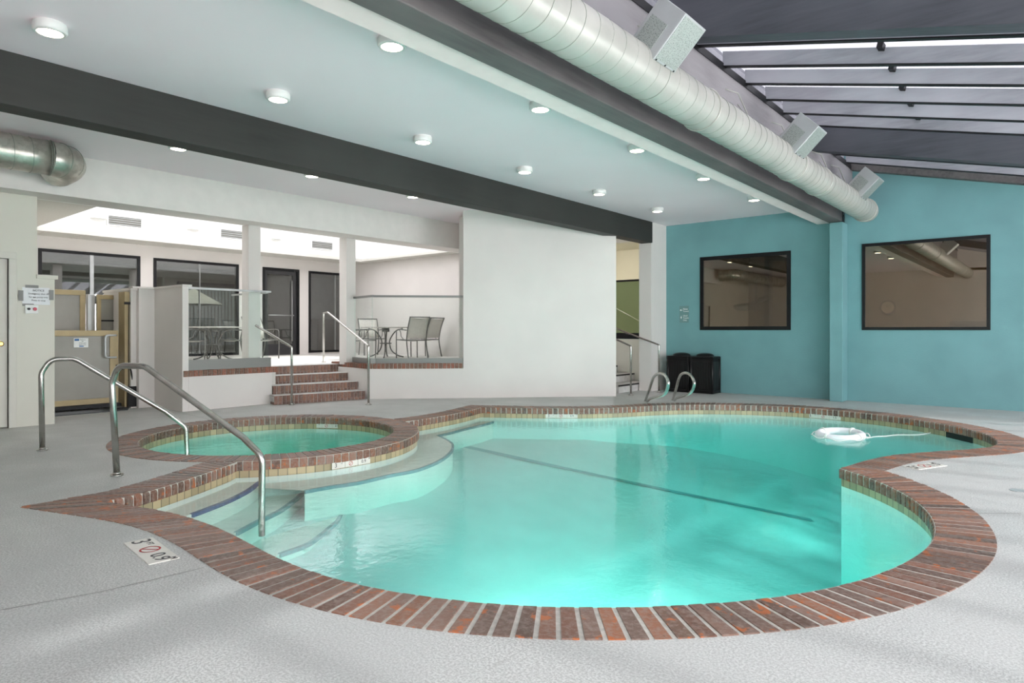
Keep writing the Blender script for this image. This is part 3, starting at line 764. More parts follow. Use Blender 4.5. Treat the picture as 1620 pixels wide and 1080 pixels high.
# patio ceiling with light well
WX0, WX1, WY0, WY1 = -14.42, -10.45, 3.55, 10.95
bm = BM()
wall_rect = [(XB, WX0, 2.5, 11.36), (WX0, WX1, 2.5, WY0), (WX0, WX1, WY1, 11.36), (WX1, -10.2, 2.5, 11.36)]
for x0, x1, y0, y1 in wall_rect: box(bm, x0, x1, y0, y1, PCZ, PCZ+.06)
struct('ceiling_patio', bm, M['acoustic'], 'acoustic tile ceiling over the patio')
bm = BM()
k = 2.6
while k < 11.3: box(bm, XB, WX0, k, k+.02, PCZ-.008, PCZ-.001); k += .61
box(bm, WX0-.03, WX0-.0, 2.5, 11.3, PCZ-.012, PCZ-.001)
struct('trim_2', bm, M['trimwhite'], 'ceiling tile grid over the patio windows')
bm = BM(); WT = 4.3
box(bm, WX0-.1, WX0, WY0-.1, WY1+.1, PCZ+.06, WT); box(bm, WX1, WX1+.1, WY0-.1, WY1+.1, PCZ+.06, WT)
box(bm, WX0, WX1, WY0-.1, WY0, PCZ+.06, WT); box(bm, WX0, WX1, WY1, WY1+.1, PCZ+.06, WT)
for u in (142, 295, 428): 
    y, z = onx(u, 360, WX0); box(bm, WX0, WX0+.16, y, y+.26, PCZ+.32, WT)
struct('wall_light_well', bm, M['wellpaint'], 'bright white light well over the patio')
bm = BM(); box(bm, WX0, WX1, WY0, WY1, WT, WT+.012); struct('window_9', bm, glass('light_well_glass', (.76, .77, .78), .02), 'glazed top of the patio light well')
for i, (u, v, lab) in enumerate([(198, 350.5, 'left-hand white louvred vent high in the patio light well'), (370, 371, 'middle white louvred vent high in the patio light well'), (510, 388, 'right-hand white louvred vent high in the patio light well')]):
    y, z = onx(u, v, WX0+.02); v_ = empty('wall_vent', (WX0, y, z), label=lab, cat='vent', group='vents in the patio light well')
    bm = BM(); 
    for y0, y1, z0, z1 in ((-.33, .33, .085, .11), (-.33, .33, -.11, -.085), (-.33, -.30, -.085, .085), (.30, .33, -.085, .085)): box(bm, 0, .025, y0, y1, z0, z1)
    obj('vent_frame', bm, M['lampwhite'], v_); bm = BM(); box(bm, .001, .004, -.3, .3, -.085, .085); obj('vent_backing', bm, M['liftpanel'], v_)
    bm = BM()
    for k in range(4): obox(bm, (.014, 0, -.065+k*.043), (1, 0, -.8), (0, 1, 0), (.8, 0, 1), .026, .6, .006)
    obj('louvre', bm, M['greymetal'], v_)
# fascia over the patio edge
bm = BM()
sec = [(-9.33, 2.86), (-9.33, CZ), (-10.35, CZ), (-10.35, 2.955)]
a = [bm.verts.new((x, 2.0, z)) for x, z in sec]; c = [bm.verts.new((x, 11.3, z)) for x, z in sec]
bm.faces.new(a); bm.faces.new(c[::-1])
for k in range(4): bm.faces.new((a[k], a[(k+1)%4], c[(k+1)%4], c[k]))
struct('trim_3', bm, M['trimwhite'], 'white boxed fascia over the patio edge')
bm = BM(); box(bm, -10.5, -10.35, 2.0, 11.36, 2.97, PCZ+.8); struct('wall_fascia', bm, M['wellpaint'])
for y0, y1, lab in ((5.45, 5.66, 'square white column behind the left glass railing'), (7.36, 7.57, 'square white column behind the brick steps, right of the glass door')):
    bm = BM(); box(bm, -10.38, -10.16, y0, y1, PFZ, 2.97 if False else 2.945); o = obj('column', bm, M['white'], bevel=.004); tag(o, lab, 'column', 'white patio columns')

# ---------- windows
def window(n, axis, pos, r, fw, glassm, mull=(), depth=.1, framem=None, lab=None, back=1, cat='window'):
    """axis 'x': pane in plane x=pos spanning y; axis 'y': plane y=pos spanning x. r=(a0,a1,z0,z1)"""
    a0, a1, z0, z1 = r; w = empty(f'window_{n}', ((pos, (a0+a1)/2, z0) if axis == 'x' else ((a0+a1)/2, pos, z0)), kind='structure', label=lab, cat=cat)
    L = a1-a0; Hh = z1-z0; bm = BM()
    def bb(bm, s0, s1, q0, q1, d0, d1):
        if axis == 'x': box(bm, d0, d1, s0, s1, q0, q1)
        else: box(bm, s0, s1, d0, d1, q0, q1)
    d0, d1 = (-depth*.8, depth*.2) if axis == 'x' else (-depth*.2, depth*.8)
    for s0, s1, q0, q1 in ((-L/2, L/2, 0, fw), (-L/2, L/2, Hh-fw, Hh), (-L/2, -L/2+fw, fw, Hh-fw), (L/2-fw, L/2, fw, Hh-fw)): bb(bm, s0, s1, q0, q1, d0, d1)
    obj('window_frame', bm, framem or M['black'], w)
    for kind, p, mw in mull:
        bm = BM()
        if kind == 'v': bb(bm, -L/2+L*p-mw/2, -L/2+L*p+mw/2, fw, Hh-fw, d0*.6, d1*.5)
        else: bb(bm, -L/2+fw, L/2-fw, Hh*p-mw/2, Hh*p+mw/2, d0*.6, d1*.5)
        obj('mullion', bm, M['alu'] if mw < .08 else (framem or M['black']), w)
    bm = BM(); bb(bm, -L/2+fw, L/2-fw, fw, Hh-fw, -.004, .004); obj('pane', bm, glassm, w)
    return w
window(1, 'y', YB, W1, .07, M['darkglass'], lab='black framed window in the teal wall above the bins')
window(2, 'y', YB, W2, .05, M['darkglass'], lab='larger black framed window in the teal wall at the right')
w3 = window(3, 'x', XB, wins[0], .06, M['patioglass'], (('v', .5, .07),), lab='black framed patio window at the far left behind the lift')
window(4, 'x', XB, wins[1], .06, M['patioglass'], (('v', .52, .012),), lab='black framed patio window behind the left glass railing')
window(5, 'x', XB, wins[3], .06, M['patioglass'], (('v', .6, .012),), lab='tall black framed patio window right of the glass door')
y0, y1, z0, z1 = wins[2]
d = empty('door_2', (XB, y0, z0), kind='structure', label='black framed glass door to the patio', cat='door')
bm = BM(); L, Hh = y1-y0, z1-z0
for a, c, e, f in ((0, .06, 0, Hh), (L-.06, L, 0, Hh), (.06, L-.06, Hh-.06, Hh)): box(bm, -.1, .02, a, c, e, f)
obj('door_frame', bm, M['black'], d); bm = BM()
for a, c, e, f in ((.06, .14, 0, Hh-.06), (L-.16, L-.06, 0, Hh-.06), (.14, L-.16, Hh-.16, Hh-.06), (.14, L-.16, 0, .28)): box(bm, -.07, -.02, a, c, e, f)
obj('door_leaf', bm, simple('charcoal_door', (.03, .03, .032), .4), d); bm = BM(); box(bm, -.05, -.045, .14, L-.16, .28, Hh-.16); obj('pane', bm, M['patioglass'], d)
bm = BM(); tube(bm, [(.01, .16, 1.02), (.01, L-.16, 1.02)], .015, 8); tube(bm, [(.0, L-.2, .35), (.0, L-.2, Hh-.3)], .012, 8); obj('door_handle', bm, M['alu'], d)

# ---------- ceiling of the pool hall
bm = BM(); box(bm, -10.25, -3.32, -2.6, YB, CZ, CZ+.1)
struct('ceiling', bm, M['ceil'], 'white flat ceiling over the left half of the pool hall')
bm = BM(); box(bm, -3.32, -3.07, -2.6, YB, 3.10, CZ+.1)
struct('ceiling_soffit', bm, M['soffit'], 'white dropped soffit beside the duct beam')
bm = BM(); box(bm, -6.47, -6.22, -2.6, 11.80, 2.957, CZ)
o = obj('ceiling_beam', bm, M['darkbeam'], bevel=.006); tag(o, 'long dark painted wooden beam crossing the white ceiling', 'beam')
o = empty('ceiling_beam', (-2.96, 12.1, 3.07), label='weathered grey wooden beam beside the white duct', cat='beam')
bm = BM(); box(bm, -.11, .11, -14.7, .22, 0, .29); obj('timber', bm, M['greybeam'], o, bevel=.008)
bm = BM(); box(bm, .11, .118, .08, .22, 0, .2); box(bm, .118, .128, .12, .145, .09, .115); obj('end_plate', bm, M['black'], o)

# ---------- right and rear walls (behind / beside the camera) with unseen windows added to brighten the hall
bm = BM(); wall_x(bm, 2.6, 2.8, [-2.6, -1.6, 4.4, 5.2, 11.4, 12.6], [0, .1, 2.45, 2.75], [(-1.6, 4.4, .1, 2.45), (5.2, 11.4, .1, 2.45)])
struct('wall_right', bm, M['white'])
window(6, 'x', 2.7, (-1.6, 4.4, .1, 2.45), .05, M['clearglass'], (('v', .5, .05),)); window(7, 'x', 2.7, (5.2, 11.4, .1, 2.45), .05, M['clearglass'], (('v', .5, .05),))
bm = BM(); wall_y(bm, -2.8, -2.6, [-10.25, -3.3, -1.1, 2.3, 2.8], [0, .1, 2.4, CZ], [(-1.1, 2.3, .1, 2.4)])
wall_y(bm, -2.8, -2.6, [-3.3, 2.8], [CZ, 4.0], [], topf=lambda x: rz_(x)+.25)
struct('wall_rear', bm, M['white'])
window(8, 'y', -2.7, (-1.1, 2.3, .1, 2.4), .05, M['clearglass'], (('v', .33, .05), ('v', .66, .05)))

# ---------- sloping glazed roof
XE = 2.75
def rafter(name, y, th, depth, drop, mat, label=None, group=None, par=None, x0=-2.75, cat='rafter'):
    bm = BM(); a, c = x0, XE
    za, zc = rz_(a), rz_(c)
    hexa(bm, [(a, y, za-drop), (c, y, zc-drop), (c, y+th, zc-drop), (a, y+th, za-drop)], [(a, y, za-drop+depth), (c, y, zc-drop+depth), (c, y+th, zc-drop+depth), (a, y+th, za-drop+depth)])
    if isinstance(mat, list): hexa(bm, [(a, y-.004, za-.012), (c, y-.004, zc-.012), (c, y+th+.004, zc-.012), (a, y+th+.004, za-.012)], [(a, y-.004, za), (c, y-.004, zc), (c, y+th+.004, zc), (a, y+th+.004, za)], 1)
    o = obj(name, bm, mat, par)
    if label: tag(o, label, cat, group)
    return o
for y, lab in ((.95, 'deep grey roof beam above the camera'), (5.45, 'deep dark roof beam across the top of the photo'), (10.0, 'deep grey roof beam nearest the teal wall')):
    rafter('roof_beam', y, .17, .36, .165 if y < 9 else .22, M['rafter'], lab, 'deep roof beams', cat='beam')
ry = [-2.2, -1.55, -.9, -.25, .4, 1.6, 2.25, 2.9, 3.55, 4.2, 4.85, 6.12, 6.78, 7.42, 8.09, 8.74, 9.37, 10.68, 11.33, 11.98]
nth = {6.78: 'first', 7.42: 'second', 8.09: 'third', 8.74: 'fourth', 9.37: 'fifth'}
hidden = []
for y in ry:
    if y in nth: lab = f'slim grey rafter, {nth[y]} counting away from the dark top beam'
    elif y > 10: lab = f'slim pale rafter between the far deep beam and the teal wall, {"nearer the beam" if y < 11 else ("middle one" if y < 11.5 else "next to the wall")}'
    elif y > 6: lab = 'slim grey rafter directly behind the dark top beam'
    else: hidden.append(y); continue
    rafter('roof_rafter', y, .05, .150, 0, [M['rafterlight'], M['black']], lab, 'slim roof rafters')
bm = BM()
for y in hidden:
    hexa(bm, [(-2.75, y, rz_(-2.75)), (XE, y, rz_(XE)), (XE, y+.05, rz_(XE)), (-2.75, y+.05, rz_(-2.75))], [(-2.75, y, rz_(-2.75)+.2), (XE, y, rz_(XE)+.2), (XE, y+.05, rz_(XE)+.2), (-2.75, y+.05, rz_(-2.75)+.2)])
struct('trim_5', bm, M['rafterlight'], 'slim rafters overhead, nearer than the dark top beam')  # rest of the rafters, out of view, joined into one mesh
bm = BM(); a, c = -2.75, XE
hexa(bm, [(a, 12.3, rz_(a)-.07), (c, 12.3, rz_(c)-.07), (c, YB-.001, rz_(c)-.07), (a, YB-.001, rz_(a)-.07)], [(a, 12.3, rz_(a)+.1), (c, 12.3, rz_(c)+.1), (c, YB-.001, rz_(c)+.1), (a, YB-.001, rz_(a)+.1)])
o = obj('wall_ledger', bm, M['greybeam']); tag(o, 'dark sloping ledger board along the top of the teal wall', 'ledger')
bm = BM(); box(bm, -2.95, -2.75, -2.6, YB, 3.67, 3.99); o = empty('header_beam', (-2.85, 5, 3.67), label='grey header beam above the white duct carrying the rafters', cat='beam')
bmesh.ops.translate(bm, vec=(2.85, -5, -3.67), verts=bm.verts); obj('timber', bm, M['header'], o)
bm = BM(); box(bm, .04, .11, -7.6, YB-5, .325, .385); box(bm, .11, .115, -7.6, YB-5, .30, .345); obj('black_strip', bm, M['black'], o)
bm = BM(); 
box(bm, -.1, -.03, -7.6, YB-5, .32, .63)
obj('blocking', bm, M['rafterlight'], o)
bm = BM(); box(bm, -3.07, -2.9, -2.6, YB, 3.36, 3.67); struct('wall_clerestory', bm, M['rafter'])
bm = BM(); box(bm, -3.4, -2.97, -2.6, YB, 4.22, 4.28); struct('trim_4', bm, M['black'])
# glazing: panes and bars above rafters
bm = BM(); a, c = -3.0, XE+.1
hexa(bm, [(a, -2.7, rz_(a)+.20), (c, -2.7, rz_(c)+.20), (c, YB+.1, rz_(c)+.20), (a, YB+.1, rz_(a)+.20)], [(a, -2.7, rz_(a)+.21), (c, -2.7, rz_(c)+.21), (c, YB+.1, rz_(c)+.21), (a, YB+.1, rz_(a)+.21)])
struct('window_10', bm, M['roofglass'], 'sloping glass roof above the rafters')
# small black brackets midway along the rafters
br = None
for i, y in enumerate([6.78, 7.42, 8.09, 8.74, 9.37]):
    x = -1.25-.02*i; z = rz_(x)
    bm = BM(); obox(bm, (0, 0, 0), (1, 0, -.2466), (0, 1, 0), (.2466, 0, 1), .05, .10, .05)
    o = obj('roof_bracket', bm, M['black']); o.location = (x, y-.05, z+.14)
    tag(o, f'small black bracket under the glass at the {nth[y]} slim rafter', 'bracket', 'black roof brackets')
# structure above the left roof so the sky does not leak
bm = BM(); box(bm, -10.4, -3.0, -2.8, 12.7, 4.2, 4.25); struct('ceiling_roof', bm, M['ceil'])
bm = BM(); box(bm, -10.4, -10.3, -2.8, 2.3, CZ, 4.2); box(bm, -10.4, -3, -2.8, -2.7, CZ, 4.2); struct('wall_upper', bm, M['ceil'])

# ============================================================ DUCTS
DX, DZc, DR_ = -2.45, 3.18, .178
duct = empty('air_duct', (DX, 5, DZc), label='long round white air duct hanging beside the glass roof', cat='duct')
bm = BM(); seg = 40; rings = []
y = -2.58; prof = []
YE = 12.05
import itertools
pts = [(yy, DR_) for yy in [-2.58+i*.13 for i in range(int((YE+2.58)/.13))]]+[(YE, DR_)]
def ring_y(bm, x, y, z, r, seg): return [bm.verts.new((x+r*math.cos(2*math.pi*k/seg), y, z+r*math.sin(2*math.pi*k/seg))) for k in range(seg)]
random.seed(3)
prev = None
for yy, r in pts+[(YE+.03, DR_*.985)]:
    rr = r*(1+random.uniform(-.012, .012)); R_ = ring_y(bm, -0, yy-5, 0, rr, seg)
    if prev:
        for k in range(seg): f = bm.faces.new((prev[k], prev[(k+1)%seg], R_[(k+1)%seg], R_[k])); f.smooth = True
    else: bm.faces.new(R_)
    prev = R_
bm.faces.new(prev[::-1]); obj('duct_body', bm, M['duct'], duct)
# spiral seam
bm = BM(); P = []
turn = .165; t = 0; yy = -2.5
while yy < YE-.1:
    a = 2*math.pi*(yy+2.5)/turn; P.append((math.cos(a)*(DR_+.0015), yy-5, math.sin(a)*(DR_+.0015))); yy += turn/28
tube(bm, P, .0024, 4); obj('spiral_seam', bm, M['seam'], duct)
for yy in (5.55, 8.1, 9.2, 11.9):
    bm = BM(); tube(bm, [(math.cos(a)*(DR_+.004), yy-5, math.sin(a)*(DR_+.004)) for a in [2*math.pi*k/40 for k in range(40)]], .012, 6, closed=True); obj('duct_collar', bm, M['duct'], duct)
e1 = Vector((1, 0, 1)).normalized(); e2 = Vector((1, 0, -1)).normalized()
for y0_ in (4.32, 7.62, 10.75):
    dbox = BM(); c = Vector((0, y0_-5+.16, 0))+e1*.315+e2*(-.01)
    obox(dbox, c, e2, (0, 1, 0), e1, .27, .34, .36)
    o = obj('diffuser_box', dbox, M['greymetal'], duct, bevel=.004)
    g_ = BM(); obox(g_, c+e2*.1365, e1, (0, 1, 0), e2, .33, .31, .003); obox(g_, c+e2*(-.02)-Vector((0, .1715, 0))-e1*.05, e1, (0, 1, 0), e2, .2, .003, .17); obj('perforated_grille', g_, M['perf'], o)
    for q in (-.14, 0, .14): s_ = BM(); obox(s_, c+e2*.139-e1*.172+Vector((0, q, 0)), e1, (0, 1, 0), e2, .012, .012, .004); obj('screw', s_, M['black'], o)
for y0_ in (5.2, 7.1, 8.55, 10.3, 11.3):
    bm = BM(); tube(bm, fillet([(-.3, y0_-5-.25, .62), (-.22, y0_-5-.1, .60), (-.12, y0_-5+.0, .30), (.02, y0_-5+.05, .17)], .03), .007, 6); tube(bm, [(-.3, y0_-5+.1, .55), (-.05, y0_-5+.02, .17)], .006, 6)
    obj('hanger_rod', bm, M['duct'], duct)
# left galvanised duct
LX, LZ, LR = -8.69, 3.146, .19
ld = empty('air_duct', (LX, 1.5, LZ), label='shiny galvanised duct with an elbow under the ceiling at the left', cat='duct')
ye = onx(78, 240, LX)[0]
bm = BM(); tube(bm, [(0, yy, 0) for yy in [-4.0+(ye-1.5+4.0)*k/20 for k in range(21)]], LR, 32); obj('duct_body', bm, M['galv'], ld)
bm = BM(); yy = ye-1.5-.02
while yy > -1.6:
    tube(bm, [(math.cos(a)*(LR+.001), yy-.012*math.sin(a), math.sin(a)*(LR+.001)) for a in [2*math.pi*k/40 for k in range(40)]], .0035, 5, closed=True); yy -= .17
obj('duct_seam', bm, M['seam'], ld)
bm = BM(); er = .215; P = []
for k in range(11):
    a = math.pi/2*k/10; P.append((-er+er*math.cos(a), ye-1.5+er*math.sin(a), -.015*k/10))
P += [(-er-.12, ye-1.5+er, -.02), (-er-.26, ye-1.5+er, -.02)]
tube(bm, P, LR+.003, 32, caps=False); obj('duct_elbow', bm, M['galv'], ld)
bm = BM()
for k in (0, 3, 6, 9):
    a = math.pi/2*k/10; c = Vector((-er+er*math.cos(a), ye-1.5+er*math.sin(a), 0)); ax = Vector((math.cos(a), math.sin(a), 0))
    tube(bm, [c+(ax*math.cos(t)+Vector((0, 0, 1))*math.sin(t))*(LR+.006) for t in [2*math.pi*j/40 for j in range(40)]], .004, 5, closed=True)
obj('elbow_seam', bm, M['seam'], ld)

# ============================================================ CEILING LIGHTS
def make_light():
    o = empty('ceiling_light', (0, 0, CZ))
    bm = BM(); seg = 28
    R1 = [ring for ring in ((.100, 0), (.105, -.012), (.105, -.055), (.098, -.066), (.080, -.068), (.078, -.060))]
    prev = None
    for r, z in R1:
        rg = [bm.verts.new((r*math.cos(2*math.pi*k/seg), r*math.sin(2*math.pi*k/seg), z)) for k in range(seg)]
        if prev:
            for k in range(seg): f = bm.faces.new((prev[k], prev[(k+1)%seg], rg[(k+1)%seg], rg[k])); f.smooth = True
        prev = rg
    obj('housing', bm, M['lampwhite'], o, fixn=True)
    bm = BM(); cyl(bm, (0, 0), .079, -.0645, -.058, 28); obj('diffuser', bm, M['lamp'], o)
    return o
L0 = make_light(); first = True
rows = [(-5.44, [1.45, 3.2, 4.96, 6.77, 8.6, 10.5], 'middle'), (-3.78, [1.45, 3.14, 4.94, 6.79, 8.65, 10.6], 'right'), (-7.80, [3.33, 5.09, 6.90], 'left')]
ordn = ['nearest', 'second', 'third', 'fourth', 'fifth', 'farthest']
for x, ys_, nm in rows:
    for i, y in enumerate(ys_):
        if nm == 'right' and i == 0: continue
        j = i-1 if nm == 'right' else i
        if nm == 'left': w = ('nearest', 'middle', 'farthest')[j]; lab = f'{w} of three round lights on the ceiling left of the dark beam'
        elif nm == 'middle': lab = f'round ceiling light in the row just right of the dark beam, {ordn[j]} from the camera'
        else: lab = f'round ceiling light in the row beside the white soffit, {("nearest", "second", "third", "fourth", "farthest")[j]} from the camera'
        o = L0 if first else copy_tree(L0); first = False
        o.location = (x, y, CZ); tag(o, lab, 'ceiling light', 'round surface-mounted ceiling lights')

# ============================================================ HANDRAILS
def flange(bm, p, z=0., r=.05):
    cyl(bm, (p[0], p[1]), r, z, z+.012, 24); cyl(bm, (p[0], p[1]), .03, z+.012, z+.03, 20)
def rail_thing(name, label, base, paths, r, flanges, cat='handrail', group=None, mat='steel', bend=.1):
    t = empty(name, (base[0], base[1], base[2] if len(base) > 2 else 0), label=label, cat=cat, group=group); b0 = Vector(t.location)
    for nm, pth, rr in paths:
        bm = BM(); tube(bm, [Vector(p)-b0 for p in fillet(pth, bend, 8)], rr, 14); obj(nm, bm, M[mat], t)
    for f in flanges:
        bm = BM(); flange(bm, (f[0]-b0.x, f[1]-b0.y), f[2]-b0.z if len(f) > 2 else -b0.z); obj('base_flange', bm, M[mat], t)
    return t
# spa rail
a = Vector(G(67, 712)); e = Vector(G(296, 716, -.15)); 
def path_rail(a, e, px, zend):
    # points in the vertical plane through a and e, found along the photo's rail
    d = e-a; L = d.length; d.normalize(); out = []
    for u, v in px:
        k = (u-810)/FPX; dx, dy = k*Rx+Fx, k*Ry+Fy
        # intersect the ray (dx,dy)*t with the line a+d*s
        det = dx*(-d.y)-dy*(-d.x); t = (a.x*(-d.y)-a.y*(-d.x))/det; s = (Vector((dx*t, dy*t))-a).dot(d)
        out.append((dx*t, dy*t, EYE+(522-v)/FPX*t))
    return out
pr = path_rail(a, e, [(67, 712), (65, 590), (80, 568), (118, 567), (262, 651), (294, 675), (296, 716)], -.3)
pr[0] = (a.x, a.y, 0); pr.append((pr[-1][0], pr[-1][1], -.45))
rail_thing('handrail', 'curved stainless handrail leading into the round hot tub', (a.x, a.y, 0), [('rail', pr, .0255)], .02, [(a.x, a.y, 0)], bend=.13)
a = Vector(G(185, 752)); e = Vector(G(414, 797, -.15))
pr = path_rail(a, e, [(185, 752), (177, 606), (186, 578), (229, 579), (385, 692), (415, 722), (414, 797)], -.4)
pr[0] = (a.x, a.y, 0); pr.append((pr[-1][0], pr[-1][1], -.40))
rail_thing('handrail', 'nearest curved stainless handrail leading down the pool entry steps', (a.x, a.y, 0), [('rail', pr, .0255)], .02, [(a.x, a.y, 0)], bend=.13)
# brick step rails
b1 = (-9.62, 5.90); t1 = (-11.0, 5.93)
rail_thing('handrail', 'steel handrail with angled top at the left of the brick steps', (*b1, 0), [('rail', [(*b1, 0), (*b1, .94), (-10.02, onx(404, 497, -10.02)[0], 1.30), ], .019)], .02, [(*b1, 0)], group='brick step handrails', bend=.03)
b2 = G(583, 640); 
rail_thing('handrail', 'steel handrail with two uprights at the right of the brick steps', (*b2, 0), [('rail', [(*b2, 0), (*b2, .965), (-10.75, 7.36, 1.56), (-11.12, 7.52, 1.56), (-11.12, 7.52, PFZ)], .019)], .02, [(*b2, 0), (-11.12, 7.52, PFZ)], group='brick step handrails', bend=.03)
# corner stairs rails
c1 = (-6.17, 10.85); c2 = (-6.04, 11.72)
rail_thing('stair_rail', 'nearer steel handrail at the corner stairs beside the white wall', (*c1, 0), [('rail', [(*c1, 0), (*c1, .92), (-7.3, 10.98, 1.33)], .018)], .02, [(*c1, 0)], group='corner stair handrails', bend=.03)
rail_thing('stair_rail', 'farther steel handrail at the corner stairs beside the teal wall', (*c2, 0), [('rail', [(*c2, 0), (*c2, .93), (-6.9, 11.70, 1.22), (-8.2, 11.68, 1.85)], .018), ('rail', [(-7.05, 11.7, 1.28), (-7.05, 11.7, .46)], .015)], .02, [(*c2, 0)], group='corner stair handrails', bend=.03)
# ladder grab rails
def ladder(px, lab):
    a = Vector(G(px[0][0], px[0][1]))
    d = Vector((-.55, .83)).normalized()      # plane of the loop, pointing away from the pool
    e = a+d
    P = path_rail(a, e, px, 0)
    P[0] = (a.x, a.y, .0); 
    P = [Vector(p) for p in catmull(P, 7)]
    t = empty('pool_grab_rail', (a.x, a.y, 0), label=lab, cat='grab rail', group='ladder grab rails'); bm = BM()
    tube(bm, [p-Vector((a.x, a.y, 0)) for p in P], .021, 14); obj('rail', bm, M['steel'], t)
    return t
ladder([(1021, 634), (1027, 617), (1034, 597), (1042, 591), (1051, 592.5), (1057, 603), (1055, 617), (1048, 625), (1030, 630), (1024, 634.5)], 'left looped steel grab rail at the far pool edge')
ladder([(1064, 633), (1069, 617), (1075, 596), (1082, 590), (1091, 592), (1098, 603), (1096, 616), (1088, 624), (1072, 629), (1067, 633)], 'right looped steel grab rail in front of the black bins')

# ============================================================ GLASS RAILINGS
gl = empty('glass_railing', (XL-.08, 4.42, .61), label='left glass railing panel with metal top rail beside the brick steps', cat='railing')
x_ = 0
bm = BM(); box(bm, x_-.05, x_+.05, 0, 1.38, 0, .155); obj('base_channel', bm, M['channel'], gl)
bm = BM(); box(bm, x_-.006, x_+.006, .01, 1.36, .155, 1.24); obj('glass_panel', bm, M['railglass'], gl)
bm = BM(); box(bm, -1.2, -.008, 1.35, 1.362, .155, 1.22); obj('glass_panel', bm, M['railglass'], gl)
bm = BM(); box(bm, x_-.02, x_+.02, -.05, 1.40, 1.235, 1.265); box(bm, -1.2, -.02, 1.336, 1.376, 1.222, 1.25); obj('top_rail', bm, M['alu'], gl)
gr = empty('glass_railing', (PC.x, PC.y, .625), label='right glass railing with metal top rail in front of the patio table', cat='railing')
def seg_rail(gr, a, c, off, h0=.09, h1=1.19):
    base = Vector((gr.location.x, gr.location.y)); a = a-base; c = c-base
    d = (c-a).normalized(); n_ = Vector((-d.y, d.x)); L = (c-a).length; m = (a+c)/2+n_*off
    for nm, sx, th, z0, z1, mt in (('base_channel', L, .09, 0, h0, 'channel'), ('glass_panel', L-.02, .012, h0, h1, 'railglass'), ('top_rail', L+.02, .045, h1-.008, h1+.03, 'channel')):
        bm = BM(); obox(bm, (m.x, m.y, (z0+z1)/2), (d.x, d.y, 0), (n_.x, n_.y, 0), (0, 0, 1), sx, th, z1-z0); obj(nm, bm, M[mt], gr)
seg_rail(gr, PC+dd*.03, DL-dd*.01, .10)
seg_rail(gr, Vector((-10.35, 7.52)), PC+dd*.02, .06)

# ============================================================ BRICK STEPS
st = empty('brick_steps', (-10.2, 6.6, 0), label='four red brick steps rising to the patio', cat='steps')
risers = [((-9.81, 5.70), (-9.44, 7.24), 0, .145), ((-10.02, 5.80), (-9.72, 7.36), .145, .29), ((-10.30, 5.86), (-10.06, 7.42), .29, .435), ((-10.58, 5.90), (-10.40, 7.46), .435, .578)]
for i, (a, c, z0, z1) in enumerate(risers):
    a = Vector(a); c = Vector(c); d = (c-a).normalized(); n_ = Vector((-d.y, d.x)); L = (c-a).length; bm = BM(); nb = round(L/.066); p = L/nb
    for k in range(nb):
        m = a+d*p*(k+.5)+n_*.10-Vector((st.location.x, st.location.y)); obox(bm, (m.x, m.y, z1-.05), (d.x, d.y, .0), (n_.x, n_.y, 0), (0, 0, 1), p-.010, .20, .10)
        m2 = m+n_*.01; obox(bm, (m2.x, m2.y, z0+(z1-.1-z0)/2), (d.x, d.y, 0), (n_.x, n_.y, 0), (0, 0, 1), p-.006, .20, max(.01, z1-.104-z0), 0)
    m = (a+c)/2+n_*(.012+.6)-Vector((st.location.x, st.location.y)); obox(bm, (m.x, m.y, (z0+z1)/2-.004), (d.x, d.y, 0), (n_.x, n_.y, 0), (0, 0, 1), L-.01, 1.2, z1-z0-.012, 1)
    m = (a+c)/2+n_*.62-Vector((st.location.x, st.location.y)); obox(bm, (m.x, m.y, z1+.002), (d.x, d.y, 0), (n_.x, n_.y, 0), (0, 0, 1), L, 1.22, .010, 1)
    o = obj('step', bm, [M['brickstep'], M['stepstone']], st)
# corner stairs
cs = empty('corner_stairs', (-7.0, 11.6, 0), label='grey concrete stairs with black nosings between the white wall and teal wall', cat='steps')
for i, x in enumerate((-6.55, -6.98, -7.40, -7.85, -8.3)):
    bm = BM(); box(bm, -1.6, x+7.0, -.55, .83, i*.15, (i+1)*.15-.001); o = obj('step', bm, M['stepstone'], cs)
    bm = BM(); box(bm, x+7.0-.01, x+7.0+.006, -.55, .82, (i+1)*.15-.028, (i+1)*.15+.004); obj('nosing', bm, M['leaf'], o)

